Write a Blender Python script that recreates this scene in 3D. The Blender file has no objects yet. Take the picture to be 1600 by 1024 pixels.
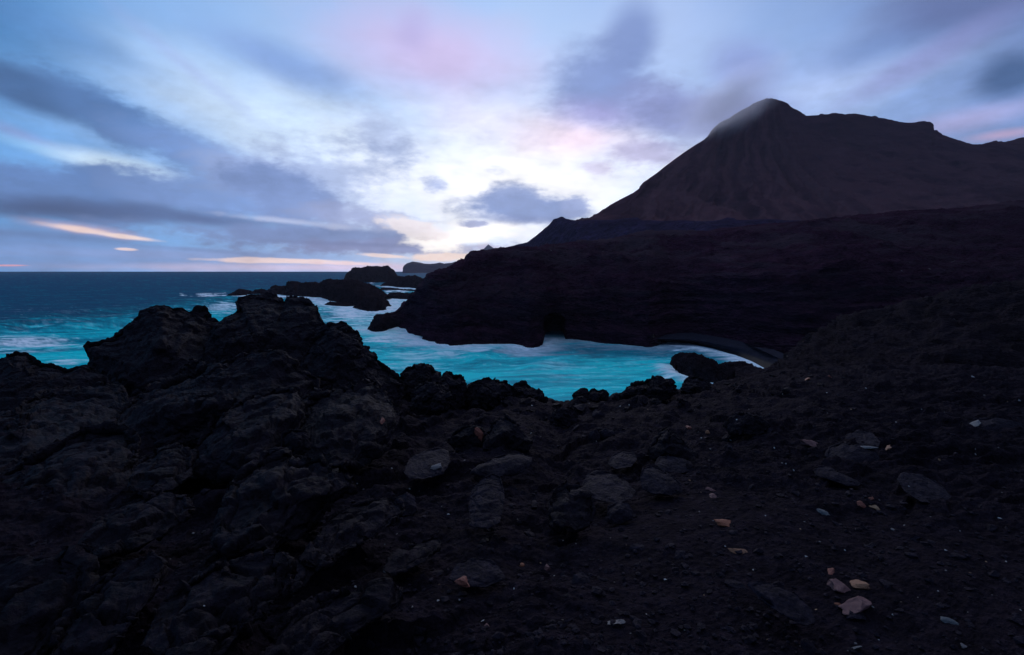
import bpy, bmesh, math, random
import numpy as np

random.seed(7)
RNG = np.random.default_rng(7)
sc = bpy.context.scene
COL = sc.collection

# ------------------------------------------------------------------ camera
F_PX = 800.0                      # focal length in units of a 1600 px wide picture (18 mm on 36 mm)
CAM = np.array([0.0, 0.0, 14.0])  # the eye is 14 m above the sea
PITCH = math.atan((512 - 421.2) / F_PX)
AX = np.array([1.0, 0.0, 0.0])
AU = np.array([0.0, math.sin(PITCH), math.cos(PITCH)])
AF = np.array([0.0, math.cos(PITCH), -math.sin(PITCH)])

cd = bpy.data.cameras.new('camera')
cam = bpy.data.objects.new('camera', cd)
COL.objects.link(cam)
cam.location = CAM
cam.rotation_euler = (math.pi / 2 - PITCH, 0, 0)
cd.sensor_width = 36.0
cd.lens = 18.0
cd.clip_start = 0.05
cd.clip_end = 40000
sc.camera = cam


def ray(px, py):
    px = np.asarray(px, float); py = np.asarray(py, float)
    a = (px - 800) / F_PX
    b = (512 - py) / F_PX
    return a[..., None] * AX + b[..., None] * AU + AF


def at(px, py, Y):
    """bearing and elevation of a sight line taken to the ground distance Y (metres along +Y)"""
    d = ray(px, py)
    return CAM + d * (np.asarray(Y, float) / d[..., 1])[..., None]


def at_z(px, py, z=0.0):
    d = ray(px, py)
    t = (z - CAM[2]) / np.minimum(d[..., 2], -1e-5)
    return CAM + d * t[..., None]


def sea_Y(px, py, z=0.0):
    return at_z(px, py, z)[..., 1]


# ------------------------------------------------------------------ noise
def _hash(ix, iy, iz, seed):
    h = (ix.astype(np.uint32) * np.uint32(374761393) + iy.astype(np.uint32) * np.uint32(668265263)
         + iz.astype(np.uint32) * np.uint32(2147483647) + np.uint32((seed * 974711 + 12345) & 0xffffffff))
    h = (h ^ (h >> np.uint32(13))) * np.uint32(1274126177)
    h = (h ^ (h >> np.uint32(16))) * np.uint32(2246822519)
    return h ^ (h >> np.uint32(15))


def noise(p, seed=0):
    """gradient noise, about -1..1"""
    p = np.asarray(p, np.float32)
    i = np.floor(p).astype(np.int64)
    f = p - i
    u = f * f * f * (f * (f * 6 - 15) + 10)
    out = np.zeros(len(p), np.float32)
    for dx in (0, 1):
        for dy in (0, 1):
            for dz in (0, 1):
                h = _hash(i[:, 0] + dx, i[:, 1] + dy, i[:, 2] + dz, seed)
                gx = (h & np.uint32(1023)).astype(np.float32) / 511.5 - 1
                gy = ((h >> np.uint32(10)) & np.uint32(1023)).astype(np.float32) / 511.5 - 1
                gz = ((h >> np.uint32(20)) & np.uint32(1023)).astype(np.float32) / 511.5 - 1
                d = gx * (f[:, 0] - dx) + gy * (f[:, 1] - dy) + gz * (f[:, 2] - dz)
                w = (u[:, 0] if dx else 1 - u[:, 0]) * (u[:, 1] if dy else 1 - u[:, 1]) * (u[:, 2] if dz else 1 - u[:, 2])
                out += w * d
    return out * 1.3


def fbm(p, oct=4, seed=0, gain=0.5):
    s = 0; a = 1.0
    for k in range(oct):
        s = s + a * noise(p * (2.03 ** k), seed + k * 7)
        a *= gain
    return s


def billow(p, oct=4, seed=0, gain=0.5):
    """rounded lumps with sharp creases between them, about -0.5..0.5"""
    s = 0; a = 1.0
    for k in range(oct):
        s = s + a * (np.abs(noise(p * (2.07 ** k), seed + k * 11)) - 0.3)
        a *= gain
    return s


def ridged(p, oct=4, seed=0, gain=0.5):
    return -billow(p, oct, seed, gain)


def worley(p, seed=0):
    """nearest and second-nearest cell distance, and the cell's own number"""
    p = np.asarray(p, np.float32)
    i = np.floor(p).astype(np.int64)
    f1 = np.full(len(p), 9.0, np.float32); f2 = f1.copy(); cid = np.zeros(len(p), np.float32)
    for dx in (-1, 0, 1):
        for dy in (-1, 0, 1):
            for dz in (-1, 0, 1):
                c = i + np.array([dx, dy, dz])
                h = _hash(c[:, 0], c[:, 1], c[:, 2], seed)
                q = np.stack([(h & np.uint32(1023)), (h >> np.uint32(10)) & np.uint32(1023), (h >> np.uint32(20)) & np.uint32(1023)], 1).astype(np.float32) / 1023
                d = np.sqrt((((c + q) - p) ** 2).sum(1)).astype(np.float32)
                near = d < f1
                f2 = np.where(near, f1, np.minimum(f2, d))
                cid = np.where(near, (h % np.uint32(997)).astype(np.float32) / 997, cid)
                f1 = np.where(near, d, f1)
    return f1, f2, cid


def slabs(p, seed, step=0.12, tilt=0.25, w=0.10):
    """broken tilted plates: relief and how close a point is to a joint"""
    f1, f2, cid = worley(p, seed)
    a = cid * 61.0
    lean_ = np.sin(a) * p[:, 0] + np.cos(a) * p[:, 1]
    lean_ = lean_ - np.round(lean_ * 0.5) * 2
    body = sstep(0.0, w, f2 - f1)
    return step * (cid - 0.5) * body + tilt * 0.12 * lean_ * body * np.sin(a * 3.1), 1 - sstep(0.0, w, f2 - f1)


def sstep(a, b, x):
    t = np.clip((x - a) / (b - a), 0, 1)
    return t * t * (3 - 2 * t)


# ------------------------------------------------------------------ mesh plumbing
def link(name, me, mat, parent=None):
    o = bpy.data.objects.new(name, me)
    COL.objects.link(o)
    if mat is not None:
        me.materials.append(mat)
    if parent is not None:
        o.parent = parent
    return o


def mesh_np(name, V, Fc, smooth=True):
    me = bpy.data.meshes.new(name)
    V = np.asarray(V, np.float32)
    Fc = np.asarray(Fc, np.int32)
    n, k = Fc.shape
    me.vertices.add(len(V)); me.vertices.foreach_set('co', V.ravel())
    me.loops.add(n * k); me.loops.foreach_set('vertex_index', Fc.ravel())
    me.polygons.add(n)
    me.polygons.foreach_set('loop_start', np.arange(0, n * k, k, dtype=np.int32))
    me.polygons.foreach_set('use_smooth', np.full(n, smooth, bool))
    me.update(calc_edges=True)
    return me


def grid_faces(r, c):
    i = np.arange(r * c).reshape(r, c)
    return np.stack([i[:-1, :-1], i[:-1, 1:], i[1:, 1:], i[1:, :-1]], -1).reshape(-1, 4)


def grid_normals(P):
    du = np.gradient(P, axis=1); dv = np.gradient(P, axis=0)
    n = np.cross(du, dv)
    return n / np.maximum(np.linalg.norm(n, axis=-1, keepdims=True), 1e-9)


def attr(me, name, vals):
    a = me.attributes.new(name, 'FLOAT', 'POINT')
    a.data.foreach_set('value', np.asarray(vals, np.float32).ravel())


def tag(o, label=None, cat=None, group=None, kind=None):
    if label: o['label'] = label
    if cat: o['category'] = cat
    if group: o['group'] = group
    if kind: o['kind'] = kind
    return o


_ico = {}


def ico(n):
    if n not in _ico:
        bm = bmesh.new()
        bmesh.ops.create_icosphere(bm, subdivisions=n, radius=1.0)
        V = np.array([v.co[:] for v in bm.verts], np.float32)
        Fc = np.array([[v.index for v in f.verts] for f in bm.faces], np.int32)
        bm.free()
        _ico[n] = (V, Fc)
    return _ico[n]


def tri_normals(V, Fc):
    fn = np.cross(V[Fc[:, 1]] - V[Fc[:, 0]], V[Fc[:, 2]] - V[Fc[:, 0]])
    N = np.zeros_like(V)
    for k in range(3):
        for ax in range(3):
            N[:, ax] += np.bincount(Fc[:, k], fn[:, ax], len(V))
    return N / np.maximum(np.linalg.norm(N, axis=1, keepdims=True), 1e-9)


# ------------------------------------------------------------------ materials
def new_mat(name):
    m = bpy.data.materials.new(name)
    m.use_nodes = True
    nt = m.node_tree
    b = nt.nodes['Principled BSDF']
    return m, nt, b


def N_(nt, t, **kw):
    n = nt.nodes.new(t)
    for k, v in kw.items():
        if k.startswith('i_'):
            n.inputs[k[2:].replace('_', ' ')].default_value = v
        else:
            setattr(n, k, v)
    return n


def ramp(nt, stops):
    r = nt.nodes.new('ShaderNodeValToRGB')
    e = r.color_ramp.elements
    while len(e) < len(stops):
        e.new(0.5)
    for el, (p, c) in zip(e, stops):
        el.position = p
        el.color = (*c, 1) if len(c) == 3 else c
    return r


def lava_mat(name, scale, c0, c1, rough=0.8, bump=1.0, specks=None, dist=1.0, strata=False, spec=0.25, dust_highlight=None):
    """black basalt: mottled base colour, clinker bump at three sizes; scale = metres of the middle bump feature"""
    m, nt, b = new_mat(name)
    L = nt.links
    g = N_(nt, 'ShaderNodeNewGeometry')
    mp = N_(nt, 'ShaderNodeMapping')
    mp.inputs['Scale'].default_value = (1 / scale, 1 / scale, (2.6 if strata else 1) / scale)
    L.new(g.outputs['Position'], mp.inputs['Vector'])
    n1 = N_(nt, 'ShaderNodeTexNoise', i_Scale=0.6, i_Detail=6.0, i_Roughness=0.62)
    n2 = N_(nt, 'ShaderNodeTexNoise', i_Scale=3.2, i_Detail=5.0, i_Roughness=0.7)
    v1 = N_(nt, 'ShaderNodeTexVoronoi', i_Scale=2.2)
    for n in (n1, n2, v1):
        L.new(mp.outputs[0], n.inputs['Vector'])
    r = ramp(nt, [(0.3, c0), (0.7, c1)])
    L.new(n1.outputs['Fac'], r.inputs[0])
    fm_ = N_(nt, 'ShaderNodeMapRange'); fm_.inputs['From Min'].default_value = 0.3; fm_.inputs['From Max'].default_value = 0.7
    fm_.inputs['To Min'].default_value = 0.45; fm_.inputs['To Max'].default_value = 1.5
    L.new(n2.outputs['Fac'], fm_.inputs['Value'])
    mv = N_(nt, 'ShaderNodeVectorMath', operation='SCALE')
    L.new(r.outputs[0], mv.inputs[0]); L.new(fm_.outputs[0], mv.inputs['Scale'])
    colour = mv.outputs[0]
    if specks:
        sv = N_(nt, 'ShaderNodeTexVoronoi', i_Scale=specks[0])
        L.new(g.outputs['Position'], sv.inputs['Vector'])
        sr = ramp(nt, [(specks[1], (1, 1, 1)), (specks[1] + 0.03, (0, 0, 0))])
        L.new(sv.outputs['Distance'], sr.inputs[0])
        sep = N_(nt, 'ShaderNodeSeparateColor')
        L.new(sv.outputs['Color'], sep.inputs[0])
        gt = N_(nt, 'ShaderNodeMath', operation='GREATER_THAN'); gt.inputs[1].default_value = specks[2]
        L.new(sep.outputs[0], gt.inputs[0])
        mu = N_(nt, 'ShaderNodeMath', operation='MULTIPLY')
        L.new(sr.outputs[0], mu.inputs[0]); L.new(gt.outputs[0], mu.inputs[1])
        sc2 = ramp(nt, [(0.0, (0.10, 0.05, 0.035)), (0.5, (0.13, 0.10, 0.08)), (1.0, (0.16, 0.16, 0.17))])
        L.new(sep.outputs[1], sc2.inputs[0])
        mx = N_(nt, 'ShaderNodeMix', data_type='RGBA')
        L.new(mu.outputs[0], mx.inputs['Factor']); L.new(colour, mx.inputs['A']); L.new(sc2.outputs[0], mx.inputs['B'])
        colour = mx.outputs['Result']
    if dust_highlight:
        da = N_(nt, 'ShaderNodeAttribute'); da.attribute_name = 'scree_highlight'
        dm = N_(nt, 'ShaderNodeMix', data_type='RGBA'); dm.inputs['B'].default_value = (*dust_highlight, 1)
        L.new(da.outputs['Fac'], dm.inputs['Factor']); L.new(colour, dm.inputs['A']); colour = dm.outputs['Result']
    L.new(colour, b.inputs['Base Color'])
    rr = N_(nt, 'ShaderNodeMapRange'); rr.inputs['To Min'].default_value = rough - 0.15; rr.inputs['To Max'].default_value = min(1, rough + 0.15)
    L.new(n2.outputs['Fac'], rr.inputs['Value']); L.new(rr.outputs[0], b.inputs['Roughness'])
    b.inputs['Specular IOR Level'].default_value = spec
    a1 = N_(nt, 'ShaderNodeMath', operation='MULTIPLY'); a1.inputs[1].default_value = 0.6
    L.new(v1.outputs['Distance'], a1.inputs[0])
    a2 = N_(nt, 'ShaderNodeMath', operation='ADD')
    L.new(a1.outputs[0], a2.inputs[0]); L.new(n2.outputs['Fac'], a2.inputs[1])
    bp = N_(nt, 'ShaderNodeBump'); bp.inputs['Strength'].default_value = bump; bp.inputs['Distance'].default_value = scale * 0.35 * dist
    L.new(a2.outputs[0], bp.inputs['Height']); L.new(bp.outputs[0], b.inputs['Normal'])
    return m


M_ground = lava_mat('black_lava_ground', 0.11, (0.0065, 0.0045, 0.0068), (0.0205, 0.0138, 0.0198), 0.78, 1.0, specks=(26.0, 0.16, 0.988), spec=0.01)
M_rock = lava_mat('black_lava_rock', 0.10, (0.0058, 0.0039, 0.0062), (0.019, 0.0125, 0.0185), 0.75, 1.0, spec=0.055)
M_stone = lava_mat('black_basalt_stone', 0.06, (0.0095, 0.0068, 0.0102), (0.023, 0.0165, 0.024), 0.7, 0.7, spec=0.03)
M_cliff = lava_mat('cliff_lava', 2.2, (0.0172, 0.0064, 0.0125), (0.0552, 0.0210, 0.0378), 0.9, 1.0, specks=(0.3, 0.10, 0.93), strata=True, spec=0, dust_highlight=(0.060, 0.036, 0.045))  # dust tint doubles as painted highlight on the upper slope
M_slope = lava_mat('slope_lava', 0.8, (0.0075, 0.005, 0.007), (0.025, 0.0165, 0.0225), 0.85, 1.0, specks=(1.4, 0.12, 0.988), strata=True, spec=0.008)
M_sea_rock = lava_mat('wet_lava_rock', 1.6, (0.009, 0.006, 0.008), (0.027, 0.017, 0.022), 0.75, 1.0, spec=0)
M_cape = lava_mat('hazed_lava_rock', 9.0, (0.0173, 0.0107, 0.0224), (0.0374, 0.0245, 0.0502), 0.95, 0.8, spec=0.05)  # paled toward blue: part of the distance haze is in the albedo


def mountain_mat():
    m, nt, b = new_mat('volcano_scree')
    L = nt.links
    a = N_(nt, 'ShaderNodeAttribute'); a.attribute_name = 'scree_highlight'
    g = N_(nt, 'ShaderNodeNewGeometry')
    mp = N_(nt, 'ShaderNodeMapping'); mp.inputs['Scale'].default_value = (0.03, 0.03, 0.11)
    L.new(g.outputs['Position'], mp.inputs['Vector'])
    n = N_(nt, 'ShaderNodeTexNoise', i_Scale=1.0, i_Detail=8.0, i_Roughness=0.65)
    L.new(mp.outputs[0], n.inputs['Vector'])
    r = ramp(nt, [(0.3, (0.025, 0.0082, 0.0145)), (0.7, (0.053, 0.0185, 0.0285))])
    L.new(n.outputs['Fac'], r.inputs[0])
    mx = N_(nt, 'ShaderNodeMix', data_type='RGBA'); mx.inputs['B'].default_value = (0.115, 0.046, 0.052, 1)
    L.new(a.outputs['Fac'], mx.inputs['Factor']); L.new(r.outputs[0], mx.inputs['A'])
    L.new(mx.outputs['Result'], b.inputs['Base Color'])
    b.inputs['Roughness'].default_value = 1; b.inputs['Specular IOR Level'].default_value = 0.0
    bp = N_(nt, 'ShaderNodeBump'); bp.inputs['Strength'].default_value = 0.8; bp.inputs['Distance'].default_value = 5
    L.new(n.outputs['Fac'], bp.inputs['Height']); L.new(bp.outputs[0], b.inputs['Normal'])
    return m


M_mountain = mountain_mat()
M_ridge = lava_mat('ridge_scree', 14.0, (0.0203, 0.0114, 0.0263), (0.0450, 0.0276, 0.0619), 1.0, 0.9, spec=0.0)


def beach_mat():
    m, nt, b = new_mat('black_sand')
    L = nt.links
    
    a = N_(nt, 'ShaderNodeAttribute'); a.attribute_name = 'dry'
    r = N_(nt, 'ShaderNodeMapRange'); r.inputs['To Min'].default_value = 0.5; r.inputs['To Max'].default_value = 0.9
    L.new(a.outputs['Fac'], r.inputs['Value']); L.new(r.outputs[0], b.inputs['Roughness'])
    c = ramp(nt, [(0.0, (0.006, 0.006, 0.009)), (1.0, (0.016, 0.0145, 0.023))])
    L.new(a.outputs['Fac'], c.inputs[0])
    g = N_(nt, 'ShaderNodeNewGeometry')
    bn = N_(nt, 'ShaderNodeTexNoise', i_Scale=1.3, i_Detail=6.0, i_Roughness=0.7); L.new(g.outputs['Position'], bn.inputs['Vector'])
    bm2 = N_(nt, 'ShaderNodeMapRange'); bm2.inputs['From Min'].default_value = 0.3; bm2.inputs['From Max'].default_value = 0.7; bm2.inputs['To Min'].default_value = 0.45; bm2.inputs['To Max'].default_value = 1.5
    L.new(bn.outputs['Fac'], bm2.inputs['Value'])
    bv = N_(nt, 'ShaderNodeVectorMath', operation='SCALE'); L.new(c.outputs[0], bv.inputs[0]); L.new(bm2.outputs[0], bv.inputs['Scale'])
    L.new(bv.outputs[0], b.inputs['Base Color'])
    b.inputs['Specular IOR Level'].default_value = 0.02
    return m


M_beach = beach_mat()


def sea_mat():
    m, nt, b = new_mat('sea_water')
    L = nt.links
    sh = N_(nt, 'ShaderNodeAttribute'); sh.attribute_name = 'shallow_swell'
    fo = N_(nt, 'ShaderNodeAttribute'); fo.attribute_name = 'foam'
    g = N_(nt, 'ShaderNodeNewGeometry')
    deep = ramp(nt, [(0.0, (0.012, 0.070, 0.130)), (0.3, (0.006, 0.13, 0.18)), (0.55, (0.003, 0.21, 0.27)), (0.8, (0.003, 0.42, 0.47)), (1.0, (0.005, 0.66, 0.66))])
    L.new(sh.outputs['Fac'], deep.inputs[0])
    mx = N_(nt, 'ShaderNodeMix', data_type='RGBA'); mx.inputs['B'].default_value = (0.86, 0.89, 0.92, 1)
    L.new(fo.outputs['Fac'], mx.inputs['Factor']); L.new(deep.outputs[0], mx.inputs['A'])
    nt.nodes.remove(b)
    df = N_(nt, 'ShaderNodeBsdfDiffuse'); gl = N_(nt, 'ShaderNodeBsdfGlossy')
    L.new(mx.outputs['Result'], df.inputs['Color'])
    gl.inputs['Roughness'].default_value = 0.25
    mp = N_(nt, 'ShaderNodeMapping'); mp.inputs['Scale'].default_value = (0.16, 0.55, 1); mp.inputs['Rotation'].default_value = (0, 0, 0.12)
    L.new(g.outputs['Position'], mp.inputs['Vector'])
    n = N_(nt, 'ShaderNodeTexNoise', i_Scale=1.0, i_Detail=6.0, i_Roughness=0.65)
    L.new(mp.outputs[0], n.inputs['Vector'])
    bp = N_(nt, 'ShaderNodeBump'); bp.inputs['Strength'].default_value = 1.0; bp.inputs['Distance'].default_value = 0.9
    L.new(n.outputs['Fac'], bp.inputs['Height'])
    for q in (df, gl): L.new(bp.outputs[0], q.inputs['Normal'])
    lw = N_(nt, 'ShaderNodeLayerWeight'); lw.inputs['Blend'].default_value = 0.25
    L.new(bp.outputs[0], lw.inputs['Normal'])
    k1 = N_(nt, 'ShaderNodeMath', operation='MULTIPLY'); k1.inputs[1].default_value = 0.022
    L.new(lw.outputs['Fresnel'], k1.inputs[0])
    k2 = N_(nt, 'ShaderNodeMath', operation='SUBTRACT', use_clamp=True); k2.inputs[0].default_value = 1.0
    L.new(fo.outputs['Fac'], k2.inputs[1])
    k3 = N_(nt, 'ShaderNodeMath', operation='MULTIPLY')
    L.new(k1.outputs[0], k3.inputs[0]); L.new(k2.outputs[0], k3.inputs[1])
    ms = N_(nt, 'ShaderNodeMixShader')
    L.new(k3.outputs[0], ms.inputs[0]); L.new(df.outputs[0], ms.inputs[1]); L.new(gl.outputs[0], ms.inputs[2])
    L.new(ms.outputs[0], nt.nodes['Material Output'].inputs['Surface'])
    return m


M_sea = sea_mat()


def pebble_mat(name, c0, c1, rough=0.7, scale=40.0):
    m, nt, b = new_mat(name)
    L = nt.links
    t = N_(nt, 'ShaderNodeTexCoord')
    n = N_(nt, 'ShaderNodeTexNoise', i_Scale=scale, i_Detail=5.0, i_Roughness=0.65)
    L.new(t.outputs['Object'], n.inputs['Vector'])
    r = ramp(nt, [(0.35, c0), (0.65, c1)])
    L.new(n.outputs['Fac'], r.inputs[0]); L.new(r.outputs[0], b.inputs['Base Color'])
    b.inputs['Roughness'].default_value = rough
    b.inputs['Specular IOR Level'].default_value = 0.3
    bp = N_(nt, 'ShaderNodeBump'); bp.inputs['Strength'].default_value = 0.6; bp.inputs['Distance'].default_value = 0.01
    L.new(n.outputs['Fac'], bp.inputs['Height']); L.new(bp.outputs[0], b.inputs['Normal'])
    return m


M_red = pebble_mat('red_scoria', (0.10, 0.026, 0.017), (0.24, 0.065, 0.042))
M_orange = pebble_mat('orange_scoria', (0.15, 0.042, 0.02), (0.32, 0.105, 0.052))
M_tan = pebble_mat('tan_stone', (0.15, 0.06, 0.03), (0.29, 0.13, 0.07))
M_mauve = pebble_mat('mauve_stone', (0.085, 0.034, 0.033), (0.19, 0.080, 0.076))
M_grey = pebble_mat('pale_grey_stone', (0.10, 0.08, 0.08), (0.22, 0.18, 0.17))
M_shell = pebble_mat('pale_fleck', (0.22, 0.19, 0.18), (0.46, 0.42, 0.40), 0.5)
M_blue = pebble_mat('blue_grey_stone', (0.035, 0.036, 0.040), (0.105, 0.108, 0.118))
M_ochre = pebble_mat('ochre_fleck', (0.20, 0.10, 0.05), (0.34, 0.19, 0.10), 0.6)

# ------------------------------------------------------------------ lofted land
def ipl(px, pts, col):
    pts = np.asarray(pts, float)
    return np.interp(px, pts[:, 0], pts[:, col])


def loft(rows, px, sub, smooth_t=True):
    """rows: list of (n_px,3) arrays of control points, front to back; sub: subdivisions between rows -> grid (T, n_px, 3)"""
    R = np.stack(rows)
    out = []
    n = len(R)
    for k in range(n - 1):
        p0 = R[max(k - 1, 0)]; p1 = R[k]; p2 = R[k + 1]; p3 = R[min(k + 2, n - 1)]
        for j in range(sub[k]):
            t = j / sub[k]
            if smooth_t:
                m1 = (p2 - p0) * 0.35; m2 = (p3 - p1) * 0.35
                h = (2 * t**3 - 3 * t**2 + 1) * p1 + (t**3 - 2 * t**2 + t) * m1 + (-2 * t**3 + 3 * t**2) * p2 + (t**3 - t**2) * m2
            else:
                h = p1 * (1 - t) + p2 * t
            out.append(h)
    out.append(R[-1])
    return np.stack(out)


def build_grid(name, P, mat):
    me = mesh_np(name, P.reshape(-1, 3), grid_faces(*P.shape[:2]))
    return link(name, me, mat)


# ---- ground: the black lava ledge the photographer stands on
EDGE = [(-700, 604, 13), (-200, 604, 12.5), (0, 600, 12), (300, 622, 11), (600, 618, 10.5), (690, 618, 10.2), (735, 612, 10.2), (800, 611, 10.2),
        (835, 614, 10.2), (860, 622, 10.2), (880, 632, 10.2), (900, 622, 10.3), (960, 616, 10.4), (1000, 610, 10.6), (1050, 606, 10.8), (1067, 605, 11), (1090, 600, 11.2),
        (1130, 595, 11.6), (1200, 584, 12.4), (1222, 580, 12.8), (1275, 575, 13.4), (1310, 573, 14), (1375, 573, 15), (1500, 574, 16), (1600, 577, 16.5), (1800, 580, 17), (2300, 585, 18)]


def ground_base(px, Y):
    """height of the ledge before its roughness, as a function of bearing and distance"""
    e_py = ipl(px, EDGE, 1); e_Y = ipl(px, EDGE, 2)
    ez = at(px, e_py, e_Y)[..., 2]
    z0 = 12.42
    t = np.clip((Y - 1.9) / (e_Y - 1.9), -0.35, 1)
    return z0 + (ez - z0) * t


def ground_rough(p):
    """relief of the ledge: tilted lava plates on the left, terraces on the right, grit and half-buried stones between"""
    q = p.copy(); q[:, 2] = 0
    r = np.hypot(q[:, 0], q[:, 1])
    o = 0 * r
    side = q[:, 0] / np.maximum(q[:, 1], 0.5)
    left = sstep(0.05, -0.35, side); right = sstep(0.2, 1.0, side)
    sand = sstep(0.05, 0.35, side) * sstep(5.0, 3.2, r)
    warp = np.stack([noise(q * 1.3, 1), noise(q * 1.3, 2), o], 1)
    a = q @ np.array([[0.80, -0.60, 0], [0.60, 0.80, 0], [0, 0, 1]]).T
    sl, jt = slabs(a * np.array([2.3, 1.15, 1.0]) + 0.28 * warp, 7, 0.16, 0.8, 0.16)
    b = q @ np.array([[0.93, -0.36, 0], [0.36, 0.93, 0], [0, 0, 1]]).T * np.array([0.75, 1.9, 1.0])
    h = 0.10 * fbm(q * 0.8, 3, 3) + (0.075 - 0.05 * sand) * ridged(b * 1.1, 5, 21)
    rough = 0.9 - 0.75 * sand
    near = sstep(10.5, 5.5, r)
    h = h + rough * (0.075 * billow(q * 2.2 + 0.2 * warp, 2, 31, 0.62) + near * 0.030 * billow(q * 9.0 + 0.2 * warp, 3, 33, 0.62))
    patchy = sstep(-0.15, 0.35, noise(q * 0.55, 66))
    k = np.clip(left + 0.5 * patchy, 0, 1) * (1 - sand)
    h = h + k * (sl - 0.085 * jt * sstep(-0.2, 0.4, noise(q * 1.1, 68)))
    # terraces running across the right side
    lay = q @ np.array([[0.97, 0.24, 0], [-0.24, 0.97, 0], [0, 0, 1]]).T * np.array([0.5, 2.4, 1.0])
    u = lay[:, 1] * 0.9 + 1.2 * fbm(lay * 0.7, 4, 55)
    fr = u - np.floor(u)
    far = sstep(3.0, 6.5, r)
    h = h + right * far * (0.13 * (sstep(0.0, 0.22, fr) - fr) * sstep(-0.35, 0.2, noise(q * 0.4, 59)) + 0.12 * ridged(lay * 1.3, 3, 58, 0.62))
    g1, g2, gid = worley(q * 3.4 + 0.3 * warp, 9)
    st = np.where(gid > 0.6, 1, 0.0) * np.sqrt(np.clip(1 - (g1 / 0.6) ** 2, 0, 1))
    h = h + 0.06 * st * (1 - sand) * sstep(-0.1, 0.4, noise(q * 0.7, 77))
    g1, g2, gid = worley(q * 9.5, 19)
    h = h + near * np.where(gid > 0.62, 1, 0.1) * 0.022 * (1 - 0.8 * sand) * np.sqrt(np.clip(1 - (g1 / 0.6) ** 2, 0, 1))
    # wind ripples and grit on the bare sand
    rp = q @ np.array([[0.86, 0.5, 0], [-0.5, 0.86, 0], [0, 0, 1]]).T
    h = h + sand * 0.012 * fbm(rp * np.array([5.0, 16.0, 1]), 4, 81, 0.65)
    return h * np.clip(0.6 + r / 14, 0.6, 1.15)


def ground_z(x, y):
    x = np.atleast_1d(np.asarray(x, float)); y = np.atleast_1d(np.asarray(y, float))
    px = 800 + F_PX * x / (np.maximum(y, 0.3) * AF[1] + 0.0) * 1.0
    # bearing: px is measured on the picture row of the point itself, found by two rounds
    z = np.full_like(x, 12.3)
    for _ in range(3):
        rel = np.stack([x, y, z - CAM[2]], 1)
        dep = rel @ AF
        px = 800 + F_PX * x / np.maximum(dep, 0.2)
        z = ground_base(px, y)
    return z + ground_rough(np.stack([x, y, z * 0], 1))


def make_ground():
    px = np.concatenate([np.arange(-700, -20, 5.0), np.arange(-20, 1620, 1.55), np.arange(1620, 2301, 5.0)])
    # distances spaced so that a picture row is about as tall as a column is wide
    ts = [0.55, 0.8, 1.1, 1.4, 1.65]
    Y = 1.85
    ts2 = []
    while Y < 18.2:
        ts2.append(Y); Y += max(0.0042, (1.45 if Y < 5 else 0.8) * Y * Y / (F_PX * 1.75))
    u = np.array(ts2)
    u = (u - u[0]) / (u[-1] - u[0])
    e_Y = ipl(px, EDGE, 2)
    near = np.array(ts)[:, None] * np.ones_like(px)[None]
    main = 1.85 + u[:, None] * (e_Y[None] - 1.85)
    Yg = np.concatenate([near, main])
    PX = np.broadcast_to(px, Yg.shape)
    z = ground_base(PX, Yg)
    # x from bearing at that height
    dep = Yg * AF[1] + (z - CAM[2]) * AF[2]
    x = (PX - 800) / F_PX * dep
    P = np.stack([x, Yg, z], -1)
    h = ground_rough(P.reshape(-1, 3)).reshape(z.shape)
    edge_fade = np.concatenate([np.zeros(len(ts)), u])
    q = P.reshape(-1, 3)
    wq = q + 0.12 * np.stack([noise(q * 2, 1), noise(q * 2, 2), 0 * q[:, 0]], 1)
    ram = (0.22 * billow(wq * 1.4, 3, 71, 0.6) + 0.10 * fbm(wq * 0.9, 2, 73)).reshape(z.shape)
    lft = np.interp(px, [-700, 640, 1060, 1200, 2300], [1, 1, 1, 0.45, 0.35])
    h = h * (1 - 0.3 * sstep(0.92, 1.0, edge_fade))[:, None] + ram * (sstep(0.55, 0.88, edge_fade) * (1 - 0.35 * sstep(0.96, 1.0, edge_fade)))[:, None] * lft[None]
    P[..., 2] += h
    # the broken sea cliff below the ledge
    last = P[-1]
    drops = []
    for d, (fw, fz) in enumerate([(0.25, -0.25), (0.6, -0.9), (1.0, -2.2), (1.6, -4.5), (3.0, -8.5), (6.0, -13.6)]):
        q = last.copy(); q[:, 1] += fw; q[:, 2] += fz
        q = q + 0.25 * fz * 0.12 * noise(q * 0.6, 91 + d)[:, None]
        drops.append(q)
    P = np.concatenate([P, np.stack(drops)])
    o = build_grid('ground', P, M_ground)
    tag(o, 'black lava ledge strewn with rubble at the cliff top', kind='structure')
    return o


make_ground()

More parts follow.
